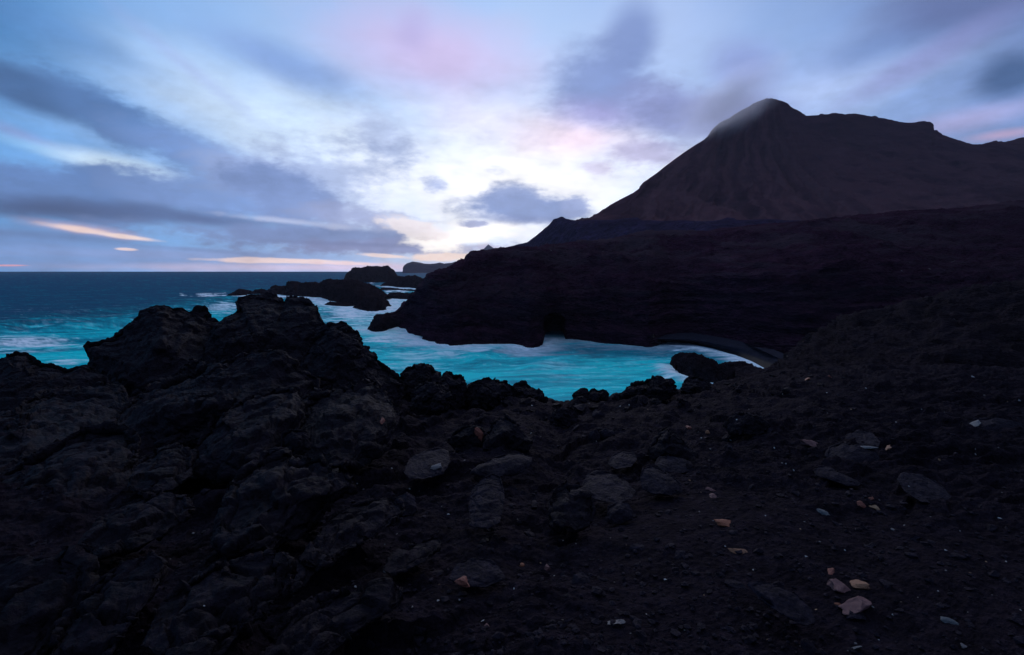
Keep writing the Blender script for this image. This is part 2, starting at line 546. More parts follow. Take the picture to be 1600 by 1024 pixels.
# ---- slope: the terraced bank on the right between ledge and beach
def make_slope():
    px = np.concatenate([np.arange(1150, 1640, 1.6), np.arange(1640, 2301, 6.0)])
    top = [(1150, 586), (1205, 580), (1222, 570), (1232, 556), (1262, 531), (1300, 514), (1320, 500), (1340, 492), (1400, 485), (1437, 477), (1475, 465), (1600, 446), (1800, 425), (2300, 390)]
    tpy = ipl(px, top, 1)
    Yt = np.interp(px, [1150, 1222, 1300, 1400, 1600, 1900, 2300], [62, 60, 55, 50, 46, 44, 42])
    bpy_ = np.maximum(tpy + 4, np.interp(px, [1150, 1600, 2300], [600, 606, 610]))
    Yb = np.interp(px, [1150, 1222, 1300, 1600, 2300], [40, 36, 28, 23, 24])
    r0 = at(px, bpy_ + 25, Yb - 4)
    r1 = at(px, bpy_, Yb)
    r2 = at(px, bpy_ * 0.62 + tpy * 0.38, Yb * 0.72 + Yt * 0.28)
    r3 = at(px, bpy_ * 0.28 + tpy * 0.72, Yb * 0.38 + Yt * 0.62)
    r4 = at(px, tpy, Yt)
    r5 = at(px, tpy + 3, Yt + 5); r5[:, 2] -= 0.3
    r6 = at(px, tpy + 18, Yt + 12); r6[:, 2] -= 1.5
    P = loft([r0, r1, r2, r3, r4, r5, r6], px, [10, 34, 34, 34, 8, 5])
    n = grid_normals(P)
    s = P.shape
    q = P.reshape(-1, 3)
    w = q + 1.2 * np.stack([noise(q * 0.12, 1), noise(q * 0.12, 2), noise(q * 0.12, 3)], 1)
    d = 0.9 * fbm(q * 0.16, 3, 5) + 1.15 * ridged(w * np.array([0.10, 0.20, 0.8]), 6, 8, 0.62) + 0.22 * billow(q * np.array([0.7, 0.7, 1.6]), 4, 12, 0.6)
    amp = np.ones(s[:2]); amp[-12:] *= 0.7
    P = P + n * np.sign(n[..., 2:3] + 1e-6) * (d.reshape(s[:2]) * amp)[..., None]
    tag(build_grid('slope', P, M_slope), 'terraced black lava bank above the beach', kind='structure')


make_slope()

# ---- headland: the long dark cliff across the cove, with its cave
H_BASE = [(560, 512), (602, 512), (625, 512), (640, 516), (650, 527), (672, 535), (700, 538), (720, 541), (730, 536), (760, 537), (800, 537), (825, 544), (840, 542), (852, 539), (861, 533), (881, 530), (910, 531),
          (960, 536), (1000, 539), (1025, 541), (1032, 536), (1060, 532), (1090, 533), (1125, 541), (1165, 547), (1200, 556), (1224, 566), (1260, 566), (2300, 566)]
H_TOP = [(560, 505), (604, 494), (612, 489), (622, 484), (630, 472), (645, 462), (652, 451), (660, 445), (664, 437), (670, 430), (680, 425), (700, 420), (720, 410), (727, 407), (731, 401), (735, 399), (755, 397), (780, 392), (835, 387), (900, 381),
         (966, 370), (1009, 365), (1140, 358), (1276, 345), (1381, 335), (1500, 325), (1600, 316), (1900, 288), (2300, 255)]


def make_headland():
    px = np.concatenate([np.arange(602, 1640, 1.5), np.arange(1640, 2301, 7.0)])
    b = ipl(px, H_BASE, 1); t = ipl(px, H_TOP, 1)
    Yb = np.interp(px, *zip(*[(x, float(sea_Y(x, y))) for x, y in H_BASE if x <= 1032] + [(1060, 101), (1125, 94), (1200, 86), (1260, 83), (1400, 84), (1600, 88), (2300, 95)]))
    k = 9
    Yb = np.convolve(np.pad(Yb, k, 'edge'), np.ones(2 * k + 1) / (2 * k + 1), 'valid')
    zb = np.interp(px, [1030, 1060, 1224, 1300, 2300], [-1.2, 0.2, 0.8, 1.0, 1.0])
    hgt = b - t
    base = at(px, b, Yb); base[:, 2] = zb
    # clamp to the waterline bearing
    f = np.interp(px, [602, 660, 800, 1000, 1100, 1300, 1500, 2300], [0.55, 0.5, 0.5, 0.5, 0.62, 0.68, 0.55, 0.5])
    dT = np.interp(px, [602, 640, 700, 800, 1000, 1300, 1600, 2300], [5, 9, 20, 34, 48, 60, 70, 80])
    dW = np.interp(px, [602, 650, 800, 1000, 1150, 1300, 1600], [2, 5, 7, 8, 6, 8, 16])
    r0 = at(px, b + 8, Yb - 0.6); r0[:, 2] = np.minimum(zb, -1.0)
    r1 = at(px, b - 0.10 * hgt, Yb + 0.6)
    r2 = at(px, b - 0.18 * hgt, Yb + np.interp(px, [602, 700, 1000, 1100], [1.6, 2.6, 2.6, 1.4]))
    r3 = at(px, b - f * hgt, Yb + dW)
    r4 = at(px, b - (f + (1 - f) * 0.52) * hgt, Yb + dW + (dT - dW) * 0.42)
    r5 = at(px, t, Yb + dT)
    r6 = at(px, t, Yb + dT + 30); r6[:, 2] -= 0.8
    r7 = at(px, t + 2, Yb + dT + 200); r7[:, 2] -= 6
    r8 = r7.copy(); r8[:, 1] += 120; r8[:, 2] = -4
    P = loft([r0, r1, r2, r3, r4, r5, r6, r7, r8], px, [10, 10, 52, 40, 40, 8, 6, 4])
    s = P.shape
    n = grid_normals(P)
    n = n * np.sign(-n[..., 1:2] + 0.6 * n[..., 2:3])
    q = P.reshape(-1, 3)
    w = q + 3.0 * np.stack([noise(q * 0.05, 1), noise(q * 0.05, 2), 0.4 * noise(q * 0.05, 3)], 1)
    left = sstep(1080, 980, np.broadcast_to(px, s[:2]).ravel())
    d = 1.7 * fbm(q * 0.06, 3, 5) + (0.7 + 0.6 * left) * billow(q * np.array([0.26, 0.26, 0.34]), 6, 8, 0.62) \
        + 1.3 * ridged(w * np.array([0.035, 0.035, 0.42]), 5, 12, 0.62)
    amp = np.ones(s[0]); amp[:3] = 0.3
    top_i = 10 + 10 + 52 + 40 + 40
    amp[top_i - 12: top_i + 8] *= 0.55
    amp[top_i + 8:] *= 0.4
    dd = d.reshape(s[:2]) * amp[:, None] * np.interp(px, [602, 640, 720, 2300], [0.5, 0.8, 1.05, 1])[None]
    P = P + n * dd[..., None]
    # the sea cave: a tunnel running back into the wall
    rel = P - CAM
    dep = rel @ AF
    ppx = 800 + F_PX * (rel @ AX) / dep; ppy = 512 - F_PX * (rel @ AU) / dep
    wob = 0.12 * noise(q * 0.5, 61).reshape(s[:2])
    e = ((ppx - 866) / 16.5) ** 2
    v = np.where(ppy < 505, ((ppy - 505) / 15.0), 0) ** 2
    hole = sstep(1.12, 0.72, e + v + wob) * (ppy < 560)
    hole[top_i - 60:] = 0
    P[..., 1] += 16 * hole
    P[..., 0] += 16 * 0.07 * hole
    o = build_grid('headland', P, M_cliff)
    tt = np.broadcast_to(np.arange(s[0])[:, None], s[:2]).ravel()
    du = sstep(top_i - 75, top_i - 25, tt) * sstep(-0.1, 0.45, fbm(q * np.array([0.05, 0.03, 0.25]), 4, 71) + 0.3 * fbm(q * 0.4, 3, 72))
    ledge_light = sstep(0.22, 0.5, ridged(w * np.array([0.03, 0.03, 0.5]), 4, 12, 0.6)) * sstep(25, 60, tt) * 0.45
    attr(o.data, 'scree_highlight', np.clip(0.75 * du + ledge_light, 0, 0.85))  # dusty upper slope and ledge lines, lightened as painted highlights
    tag(o, 'long black lava cliff with a sea cave across the cove', kind='structure')


make_headland()

# ---- beach
def make_beach():
    px = np.arange(1020, 1262, 2.0)
    w = [(1020, 534), (1037, 534.5), (1075, 537), (1112, 545), (1150, 556), (1175, 566), (1192, 576), (1210, 584), (1262, 600)]
    bk = [(1020, 530), (1060, 530.5), (1090, 532), (1125, 539), (1165, 546), (1200, 554), (1222, 564), (1262, 570)]
    wy = ipl(px, w, 1); by = ipl(px, bk, 1)
    r0 = at_z(px, wy + 8, -0.5); r1 = at_z(px, wy, -0.12)
    r2 = at_z(px, wy * 0.4 + by * 0.6, 0.55); r3 = at_z(px, by - 1, 1.15)
    r4 = r3.copy(); r4[:, 1] += 9; r4[:, 2] += 0.6
    P = loft([r0, r1, r2, r3, r4], px, [4, 14, 14, 4])
    o = build_grid('beach', P, M_beach)
    tt = np.linspace(-0.3, 1.3, P.shape[0])[:, None] * np.ones(P.shape[1])
    attr(o.data, 'dry', sstep(0.3, 0.62, tt + 0.08 * noise(P.reshape(-1, 3) * 0.2, 4).reshape(tt.shape)))
    tag(o, 'small black sand beach at the head of the cove', kind='structure')


make_beach()

# ---- mountain
M_TOP = [(860, 352), (917, 346), (952, 323), (987, 304), (1000, 295), (1004, 288), (1031, 267), (1066, 240), (1110, 212), (1118, 200), (1127, 192), (1154, 177), (1180, 162), (1196, 156), (1206, 154), (1214, 156), (1224, 159), (1241, 170), (1259, 180), (1272, 181),
         (1290, 179), (1307, 177), (1320, 179), (1337, 178), (1355, 181), (1372, 184), (1403, 190), (1415, 192), (1430, 192), (1444, 190), (1452, 191), (1457, 194), (1458, 203), (1463, 205), (1470, 211), (1480, 214), (1491, 218), (1521, 227), (1535, 226), (1550, 222), (1556, 220), (1559, 223), (1570, 222), (1600, 215),
         (1700, 190), (1900, 170), (2200, 240), (2500, 300)]


def make_mountain():
    px = np.concatenate([np.arange(880, 1640, 1.6), np.arange(1640, 2501, 6.0)])
    t = ipl(px, M_TOP, 1)
    zz_ = np.stack([px * 0.09, 0 * px, 0 * px], 1)
    t = t + sstep(1190, 1250, px) * (1.1 * fbm(zz_, 3, 5) - 1.6 * sstep(0.25, 0.5, noise(zz_ * 0.8, 9)))
    b = np.interp(px, [880, 1250, 1600, 2500], [356, 356, 345, 330])
    t = np.minimum(t, b - 2)
    k = np.clip((b - t) / 200, 0.02, 1.3)
    Y0 = np.full_like(px, 560.0)
    dY = 420 * k ** 0.8
    rows = [at(px, b + 30, Y0 - 40)]
    for f, yy in ((0, 0), (0.2, 0.28), (0.45, 0.55), (0.72, 0.8), (1.0, 1.0)):
        rows.append(at(px, b + (t - b) * f, Y0 + dY * yy))
    r = rows[-1].copy(); r[:, 1] += 60; r[:, 2] -= 25; rows.append(r)
    r = r.copy(); r[:, 1] += 300; r[:, 2] *= 0.25; rows.append(r)
    P = loft(rows, px, [5, 30, 34, 34, 34, 5, 5])
    s = P.shape
    n = grid_normals(P)
    n = n * np.sign(-n[..., 1:2] + 0.6 * n[..., 2:3])
    q = P.reshape(-1, 3)
    sx, sy, sz = at(np.array([1236.]), np.array([96.]), np.array([980.]))[0]
    ang = np.arctan2(q[:, 0] - sx, (sz - q[:, 2]) + 40)
    rad = np.hypot(q[:, 0] - sx, sz - q[:, 2])
    g = np.stack([ang * 15, rad * 0.004, 0 * ang], 1)
    gul = ridged(g + 0.6 * np.stack([noise(q * 0.01, 1), noise(q * 0.01, 2), 0 * ang], 1), 4, 6, 0.55)
    strat = ridged((q + 12 * np.stack([0 * ang, 0 * ang, noise(q * 0.006, 3)], 1)) * np.array([0.004, 0.004, 0.06]), 3, 15)
    leftw = sstep(0.0, -0.5, ang)
    d = (7 + 9 * leftw) * gul + 6.0 * (1 - 0.6 * leftw) * strat + 5 * fbm(q * 0.02, 5, 33, 0.6)
    amp = np.interp(np.arange(s[0]), [0, 5, 20, 95, 124, 137, 140], [0.4, 0.4, 1, 1, 0.4, 0.1, 0.4])
    P = P + n * (d.reshape(s[:2]) * amp[:, None])[..., None]
    o = build_grid('mountain', P, M_mountain)
    # pale dusty scree in the runnels near the foot and along faint terraces; flank lines paint gully relief in lighter colour
    low = sstep(150, 15, q[:, 2])
    wv = 0.35 * fbm(q * 0.02, 3, 45)
    run = sstep(0.15, 0.5, noise(np.stack([ang * 9 + rad * 0.004, rad * 0.010, 0 * ang], 1), 41) + 0.4 * fbm(q * 0.04, 3, 43))
    lines = sstep(0.12, 0.42, ridged(np.stack([ang * 15 + 1.3 * wv, rad * 0.0035, 0 * ang], 1), 3, 49, 0.6) + 0.15 * noise(q * 0.03, 50))
    ter = sstep(0.02, 0.28, ridged(np.stack([q[:, 0] * 0.0022, q[:, 2] * 0.020 + q[:, 0] * 0.006 + wv, 0 * ang], 1), 3, 47, 0.6) + 0.35 * noise(q * 0.03, 48)) 
    attr(o.data, 'scree_highlight', np.clip(0.16 * low + 0.60 * low * run + 0.42 * lines * leftw + 0.22 * lines * (1 - leftw) * low + 0.40 * ter * sstep(330, 120, q[:, 2]) * (1 - 0.7 * leftw), 0, 0.9))
    tag(o, 'dark volcanic mountain rising behind the headland', kind='structure')


make_mountain()


def far_ridge(name, label, top, base, Y0, dY, mat, amp=1.0, step=1.0, freq=0.05, side=None):
    top = np.array(top, float)
    px = np.arange(top[0, 0], top[-1, 0] + 0.01, step)
    t = ipl(px, top, 1)
    b = np.maximum(np.interp(px, *zip(*base)) if not np.isscalar(base) else np.full_like(px, base), t + 0.6)
    k = np.clip((b - t) / np.max(b - t), 0.05, 1)
    Yk = Y0 if np.isscalar(Y0) else np.interp(px, *zip(*Y0))
    rows = [at(px, b + 3, Yk - 0.05 * dY), at(px, b, Yk + 0 * px), at(px, b + (t - b) * 0.5, Yk + dY * 0.4 * k), at(px, b + (t - b) * 0.86, Yk + dY * 0.75 * k), at(px, t, Yk + dY * k)]
    r = rows[-1].copy(); r[:, 1] += 0.35 * dY; r[:, 2] -= 0.03 * dY; rows.append(r)
    r = r.copy(); r[:, 1] += 0.8 * dY; r[:, 2] = -3; rows.append(r)
    P = loft(rows, px, [3, 14, 12, 10, 4, 4])
    s = P.shape
    n = grid_normals(P); n = n * np.sign(-n[..., 1:2] + 0.6 * n[..., 2:3])
    q = P.reshape(-1, 3)
    d = amp * (fbm(q * freq, 4, 3) * 0.8 + ridged(q * np.array([freq * 0.6, freq * 0.6, freq * 3]), 4, 9))
    a = np.interp(np.arange(s[0]), [0, 3, 10, 30, 39, 47], [0.3, 0.5, 1, 1, 0.35, 0.5])
    P = P + n * (d.reshape(s[:2]) * a[:, None])[..., None]
    o = build_grid(name, P, mat)
    tag(o, label, kind='structure')
    return o


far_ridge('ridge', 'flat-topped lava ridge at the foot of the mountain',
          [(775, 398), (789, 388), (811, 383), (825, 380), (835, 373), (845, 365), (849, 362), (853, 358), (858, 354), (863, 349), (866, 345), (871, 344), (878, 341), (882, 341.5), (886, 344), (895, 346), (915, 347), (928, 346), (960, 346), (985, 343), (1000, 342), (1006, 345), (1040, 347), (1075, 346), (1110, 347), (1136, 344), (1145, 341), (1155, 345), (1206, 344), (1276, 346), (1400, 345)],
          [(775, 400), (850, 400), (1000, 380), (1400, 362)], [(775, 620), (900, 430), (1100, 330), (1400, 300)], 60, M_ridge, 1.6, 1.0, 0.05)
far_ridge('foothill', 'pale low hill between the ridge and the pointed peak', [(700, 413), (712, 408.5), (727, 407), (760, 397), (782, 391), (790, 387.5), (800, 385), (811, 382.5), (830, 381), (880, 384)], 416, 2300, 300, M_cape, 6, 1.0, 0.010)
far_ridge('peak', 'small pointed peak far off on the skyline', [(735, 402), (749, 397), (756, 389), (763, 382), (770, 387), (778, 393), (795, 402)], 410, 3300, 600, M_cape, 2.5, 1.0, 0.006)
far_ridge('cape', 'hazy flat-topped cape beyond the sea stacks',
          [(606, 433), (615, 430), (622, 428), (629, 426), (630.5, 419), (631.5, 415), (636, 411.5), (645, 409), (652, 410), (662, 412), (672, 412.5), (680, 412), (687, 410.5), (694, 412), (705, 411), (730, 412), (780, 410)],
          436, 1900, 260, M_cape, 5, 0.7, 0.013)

# ------------------------------------------------------------------ sea
SHORES = []


def shore(pts):
    pts = np.array(pts, float)
    SHORES.append(at_z(pts[:, 0], pts[:, 1])[:, :2])


shore([(x, y) for x, y in H_BASE if 612 <= x <= 1032])
shore([(1037, 534.5), (1075, 537), (1112, 545), (1150, 556), (1175, 566), (1192, 576), (1210, 584)])
shore([(575, 515), (590, 519), (612, 513), (625, 512), (642, 516)])
shore([(354, 463), (380, 462), (420, 461), (477, 465), (500, 467), (515, 476), (542, 477), (552, 482), (556, 485), (570, 487), (585, 487.5), (600, 486), (612, 480), (607, 470), (595, 462)])
shore([(1056, 574), (1062, 582), (1080, 590), (1100, 596)])
shore([(600, 447), (625, 450), (645, 452)])
shore([(598, 460), (610, 467), (640, 468)])


def seg_dist(p, line):
    out = np.full(len(p), 1e9, np.float32)
    for a, b in zip(line[:-1], line[1:]):
        ab = b - a
        t = np.clip(((p - a) @ ab) / max(ab @ ab, 1e-9), 0, 1)
        out = np.minimum(out, np.hypot(p[:, 0] - a[0] - t * ab[0], p[:, 1] - a[1] - t * ab[1]))
    return out


def make_sea():
    px = np.concatenate([np.arange(-900, -40, 12.0), np.arange(-40, 1320, 1.7), np.arange(1320, 2501, 12.0)])
    py = np.concatenate([[425.4, 425.45, 425.5, 424.8, 425.3, 425.9, 426.6], np.arange(427.4, 500, 0.7), np.arange(500, 650, 1.0), np.arange(650, 800, 10)])
    PX, PY = np.meshgrid(px, py)
    P = at_z(PX, PY, 0.0)
    s = P.shape
    q = P.reshape(-1, 3)
    q2 = q.copy(); q2[:, 2] = 0
    dist = np.hypot(q[:, 0], q[:, 1])
    ppx = PX.ravel(); ppy = PY.ravel()
    # swell
    rot = q2 @ np.array([[0.97, 0.22, 0], [-0.22, 0.97, 0], [0, 0, 1]]).T
    cove = sstep(150, 110, q[:, 1]) * sstep(-60, -20, q[:, 0])
    h = 0.75 * noise(rot * np.array([0.012, 0.045, 1]), 3) + 0.38 * noise(rot * np.array([0.035, 0.13, 1]), 4) + 0.17 * noise(rot * np.array([0.09, 0.4, 1]), 5)
    h = h * sstep(1500, 200, dist) * (1 - 0.15 * cove) * (1 - 0.8 * sstep(12, 2, seg_dist(q[:, :2], SHORES[1])))

    def crest(pts, wid, amp):
        c = np.array(pts, float); c = at_z(c[:, 0], c[:, 1])[:, :2]
        d = seg_dist(q[:, :2], c)
        return amp * np.exp(-(d / wid) ** 2)
    h = h + crest([(-80, 519), (0, 514), (70, 506), (110, 512), (170, 507), (260, 495)], 7, 1.7)
    h = h + crest([(90, 492), (200, 484), (300, 470), (350, 466)], 10, 0.9)
    h = h + crest([(690, 553), (720, 551), (745, 560), (770, 566)], 2.2, 0.6)
    h = h + crest([(760, 552), (785, 544), (800, 541)], 2.0, 0.55)
    h = h + crest([(835, 572), (860, 562), (890, 558)], 2.4, 0.55)
    h = h + crest([(1030, 568), (1040, 580), (1062, 590)], 1.6, 0.45)
    # foam: shore wash broken by wave noise
    fl = rot * np.array([0.10, 0.42, 1])
    tex = fbm(fl + 0.6 * np.stack([noise(q2 * 0.08, 1), noise(q2 * 0.08, 2), 0 * dist], 1), 5, 17, 0.6)
    fine = fbm(rot * np.array([0.45, 1.5, 1]), 4, 27, 0.6)
    foam = np.zeros(len(q))
    spec = [(9, 1.0), (4.5, 1.0), (5, 0.9), (11, 1.0), (3.5, 0.5), (14, 1.0), (10, 1.0)]
    for line, (wd, st) in zip(SHORES, spec):
        d = seg_dist(q[:, :2], line)
        lee = np.where(ppx > 600, 0.25 + 0.75 * sstep(900, 780, ppx), 1.0) if line is SHORES[0] else 1.0
        foam = np.maximum(foam, st * lee * sstep(wd, 0.0, d + wd * 0.55 * tex))
    def patch(cx, cy, rx, ry, st, rot_=0.0, k=1.0):
        # an ellipse on the water: centre and half-axes found from the sight lines, kept in metres
        c = at_z(np.array([cx]), np.array([cy]))[0]
        ex = at_z(np.array([cx + rx]), np.array([cy]))[0] - c
        ey = at_z(np.array([cx]), np.array([cy - ry]))[0] - c
        A = np.linalg.inv(np.array([[ex[0], ey[0]], [ex[1], ey[1]]]))
        uv = (q[:, :2] - c[:2]) @ A.T
        cr, sr_ = math.cos(rot_), math.sin(rot_)
        uv = uv @ np.array([[cr, -sr_], [sr_, cr]]).T
        return 1.5 * st * sstep(0.95, -0.05, np.hypot(uv[:, 0], uv[:, 1]) - k * tex) * np.clip(0.75 + 0.8 * tex + 0.25 * fine, 0.1, 1.2)
    for args in [(560, 490, 75, 14, 0.75), (610, 478, 60, 16, 0.8), (640, 466, 40, 6, 0.8), (600, 506, 60, 16, 0.62), (610, 527, 45, 10, 0.75), (640, 520, 25, 7, 0.9), (540, 475, 40, 8, 0.6), (505, 468, 20, 5, 0.7),
                 (40, 535, 85, 9, 0.85), (100, 566, 40, 5, 0.6), (25, 548, 60, 5, 0.5), (350, 480, 40, 8, 0.6), (335, 461, 45, 3, 0.9), (430, 464, 60, 3, 0.8), (480, 466, 40, 4, 0.7), (740, 545, 35, 6, 0.6), (800, 541, 30, 5, 0.55), (705, 555, 30, 5, 0.45), (1045, 570, 30, 9, 0.5), (1050, 582, 25, 9, 0.55), (1100, 545, 40, 5, 0.55), (1060, 540, 30, 4, 0.6), (1165, 562, 20, 8, 0.6),
                 (622, 444, 12, 2, 1.0), (580, 443, 5, 2, 1.0), (620, 455, 30, 3, 1.0), (650, 451, 8, 2, 1.0), (600, 460, 12, 2, 1.0), (880, 567, 50, 5, 0.25), (650, 560, 60, 14, 0.35)]:
        foam = np.maximum(foam, patch(*args))
    foam = np.clip(0.9 * foam * (0.85 + 0.4 * fine), 0, 1)
    thin = 0.16 * sstep(0.45, 1.1, fine + 0.7 * tex) * sstep(400, 60, dist)
    # curved foam lines drawn out by the swell, and the wash at the foot of the rocks
    fw = rot * np.array([0.05, 0.17, 1]) + 0.9 * np.stack([noise(q2 * 0.03, 51), noise(q2 * 0.05, 52), 0 * dist], 1)
    ln_ = np.maximum(sstep(0.10, 0.0, np.abs(noise(fw, 53))), 0.8 * sstep(0.08, 0.0, np.abs(noise(fw * 2.3, 54))))
    ln_ = ln_ * sstep(-0.25, 0.5, noise(q2 * 0.06, 55)) * (0.55 + 0.7 * fine)
    foam = np.maximum(foam, 0.22 * np.clip(ln_, 0, 1) * sstep(380, 60, dist) * sstep(448, 470, ppy))
    for line in SHORES[:5]:
        d = seg_dist(q[:, :2], line)
        lee = (0.3 + 0.7 * sstep(900, 800, ppx)) if line is SHORES[0] else 1.0
        foam = np.maximum(foam, lee * np.clip(1.0 * sstep(3.4, 0.4, d + 1.2 * tex) * (0.75 + 0.6 * fine), 0, 1))
    for args in [(575, 487, 95, 22, 0.62), (620, 500, 70, 20, 0.5), (640, 470, 50, 10, 0.7), (610, 522, 60, 12, 0.6), (30, 535, 110, 12, 0.55)]:
        foam = np.maximum(foam, 0.75 * patch(*args, k=0.5) * (0.7 + 0.5 * fine))
    foam = np.clip(np.maximum(foam, thin), 0, 1)
    foam = np.clip(1.12 * foam ** 0.78 - 0.04, 0, 1)
    # shallow turquoise near the shore, blue beyond; swell crests painted lighter, troughs darker
    line = np.interp(ppx, [-900, 0, 120, 230, 350, 450, 600, 700, 1300], [520, 505, 496, 486, 462, 458, 448, 440, 440])
    shal = sstep(-16, 26, (ppy - line) + 9 * tex)
    covel = np.interp(ppx, [560, 700, 850, 1000, 1100, 1300], [0.86, 0.92, 0.9, 0.85, 0.7, 0.6])
    inc = sstep(520, 600, ppy)
    swell_shade = noise(rot * np.array([0.035, 0.10, 1]) + 0.5 * np.stack([noise(q2 * 0.03, 61), noise(q2 * 0.03, 62), 0 * dist], 1), 63)
    shal = shal * np.where(ppx > 540, covel - 0.46 * sstep(572, 538, ppy) * sstep(720, 880, ppx) + 0.1 * inc, 0.80 + 0.1 * inc) + 0.30 * tex + 0.16 * fine + 0.22 * noise(rot * np.array([0.03, 0.16, 1]), 8) + 0.30 * swell_shade * sstep(440, 480, ppy)
    P[..., 2] = h.reshape(s[:2])
    o = build_grid('sea', P, M_sea)
    attr(o.data, 'foam', foam); attr(o.data, 'shallow_swell', np.clip(shal, 0, 1))
    tag(o, 'turquoise sea with long blurred foam', kind='structure')


make_sea()

# ------------------------------------------------------------------ rocks
def rad_fn(poly, c):
    """distance from the centre to the outline for every bearing"""
    poly = np.asarray(poly, float) - c
    th = np.linspace(-math.pi, math.pi, 721)
    d = np.stack([np.cos(th), np.sin(th)], 1)
    R = np.zeros(721)
    for a, b in zip(poly, np.roll(poly, -1, 0)):
        e = b - a
        den = d[:, 0] * e[1] - d[:, 1] * e[0]
        den = np.where(np.abs(den) < 1e-9, 1e-9, den)
        t = (a[0] * e[1] - a[1] * e[0]) / den
        u = (a[0] * d[:, 1] - a[1] * d[:, 0]) / den
        ok = (t > 0) & (u >= -1e-6) & (u <= 1 + 1e-6)
        R = np.where(ok, np.maximum(R, t), R)
    R[R <= 0] = np.interp(th[R <= 0], th[R > 0], R[R > 0])
    R[-1] = R[0]
    return th, R


ROCKS = []


def rock(name, label, outline, Y=None, thick=0.6, lean=0.5, sub=6, amp=0.06, seed=1, mat=None, cat='rock', group=None, c=None, strata=None, Zc=None, box=0.75, knob=1.0, foot=0.0, parent=None, grit=1.0, cuts=8):
    """one lava rock. outline: its shape as seen across the line of sight; Y: its distance; thick: half its depth as a share of its mean half-width;
    lean: how far its top leans back from its foot"""
    ol = np.array(outline, float)
    if c is None:
        c = (ol.max(0) + ol.min(0)) / 2
    c = np.array(c, float)
    if Y is None:      # stands on the ledge: distance of the ground at its lower edge
        lo = ol[:, 1].max() - foot
        yy = np.linspace(1.9, 13, 400)
        pp = at(np.full(400, c[0]), np.full(400, lo), yy)
        gz = ground_base(np.full(400, c[0]), yy)
        k = np.argmax(pp[:, 2] < gz) if (pp[:, 2] < gz).any() else 399
        Y = yy[k]
        sz = (ol.max(0) - ol.min(0)) / F_PX * Y / 2
        Y = Y + 0.55 * thick * sz.mean()
    P0 = at(c[0], c[1], Y)
    dep = (P0 - CAM) @ AF
    k = dep / F_PX
    th, R = rad_fn(np.stack([ol[:, 0], -ol[:, 1]], 1), np.array([c[0], -c[1]]))
    V, Fc = ico(sub)
    V0 = V
    rg = np.random.default_rng(seed * 13 + 5)
    V = V.astype(np.float64).copy()
    for _ in range(cuts):      # split faces on the near side and on top
        nn = np.array([rg.uniform(-0.8, 0.8), rg.uniform(-1, -0.45), rg.uniform(-0.3, 0.9)]); nn /= np.linalg.norm(nn)
        over = np.maximum(V @ nn - rg.uniform(0.45, 0.78), 0)
        V[:, 1] += np.minimum(0.95 * over / max(-nn[1], 0.4), 0.9)
    ang = np.arctan2(V[:, 2], V[:, 0])
    rho = np.minimum(np.hypot(V[:, 0], V[:, 2]), 1)
    if lean >= 0.7 and Y < 6:       # a slab lying on the ledge follows the ground away from the viewer
        lean = lean * 0.62 * Y / 1.55
    size = (ol.max(0) - ol.min(0)) * k
    mean = size.mean() / 2
    rr = np.interp(ang, th, R) * k * rho ** box
    T = thick * mean
    yv = T * np.sign(V[:, 1]) * np.abs(V[:, 1]) ** 0.9
    up = rr * np.sin(ang)
    # depth grows along the sight lines as a real solid would: the back is measured in metres, not pixels
    W = P0 + (rr * np.cos(ang))[:, None] * AX + up[:, None] * AU
    W = CAM + (W - CAM) * (1 + np.maximum((yv + lean * up) / Y, -0.6))[:, None]
    W = W.astype(np.float64)
    n = tri_normals(W, Fc)
    q = W / max(mean, 1e-6)
    s = np.array([1.0, 1.0, 1.0]) if strata is None else np.array(strata)
    off = np.array([seed * 3.17, seed * 1.31, seed * 0.73])
    d = 0.9 * fbm(q * 1.1 * s + off, 3, seed) + 1.1 * knob * billow(q * 2.1 * s + off, 4, seed + 3, 0.55)
    rim = np.clip(np.abs(V[:, 1]) * 1.6, 0.62, 1)
    W = W + n * (1.35 * amp * mean * d * rim)[:, None]
    if strata is not None:
        led = ridged((q @ np.array([[1, 0, 0], [0, 1, 0], [-0.35, 0.2, 1]]).T) * np.array([0.6, 0.6, 4.2]) + off, 3, seed + 9)
        W = W + n * (1.0 * amp * mean * led * rim)[:, None]
    # clinker of real size: fist-sized lumps, split plates and finer grit, whatever the rock's own size
    n = tri_normals(W, Fc)
    cl = min(1.0, mean / 0.35)
    wq = W + 0.05 * np.stack([noise(W * 5, 1), noise(W * 5, 2), noise(W * 5, 3)], 1)
    f1, f2, cid = worley(wq * np.array([3.6, 3.6, 5.0]) / max(cl, 0.4), seed)
    plate = (cid - 0.5) * sstep(0.0, 0.16, f2 - f1)
    crack = 1 - sstep(0.0, 0.10, f2 - f1)
    fine = 0.050 * billow(W * 4.2, 5, seed + 21, 0.66) + 0.022 * ridged(W * np.array([3.0, 3.0, 6.5]), 4, seed + 25, 0.6)
    W = W + n * (cl * grit * (fine + 0.085 * plate - 0.05 * crack) * np.clip(rim, 0.6, 1))[:, None]
    base = W[:, 2].min()
    org = np.array([P0[0], P0[1] , base])
    me = mesh_np(name, W - org, Fc)
    o = link(name, me, mat or M_rock, parent)
    o.location = org
    tag(o, label, cat, group)
    ROCKS.append((o, org, mean))
    return o


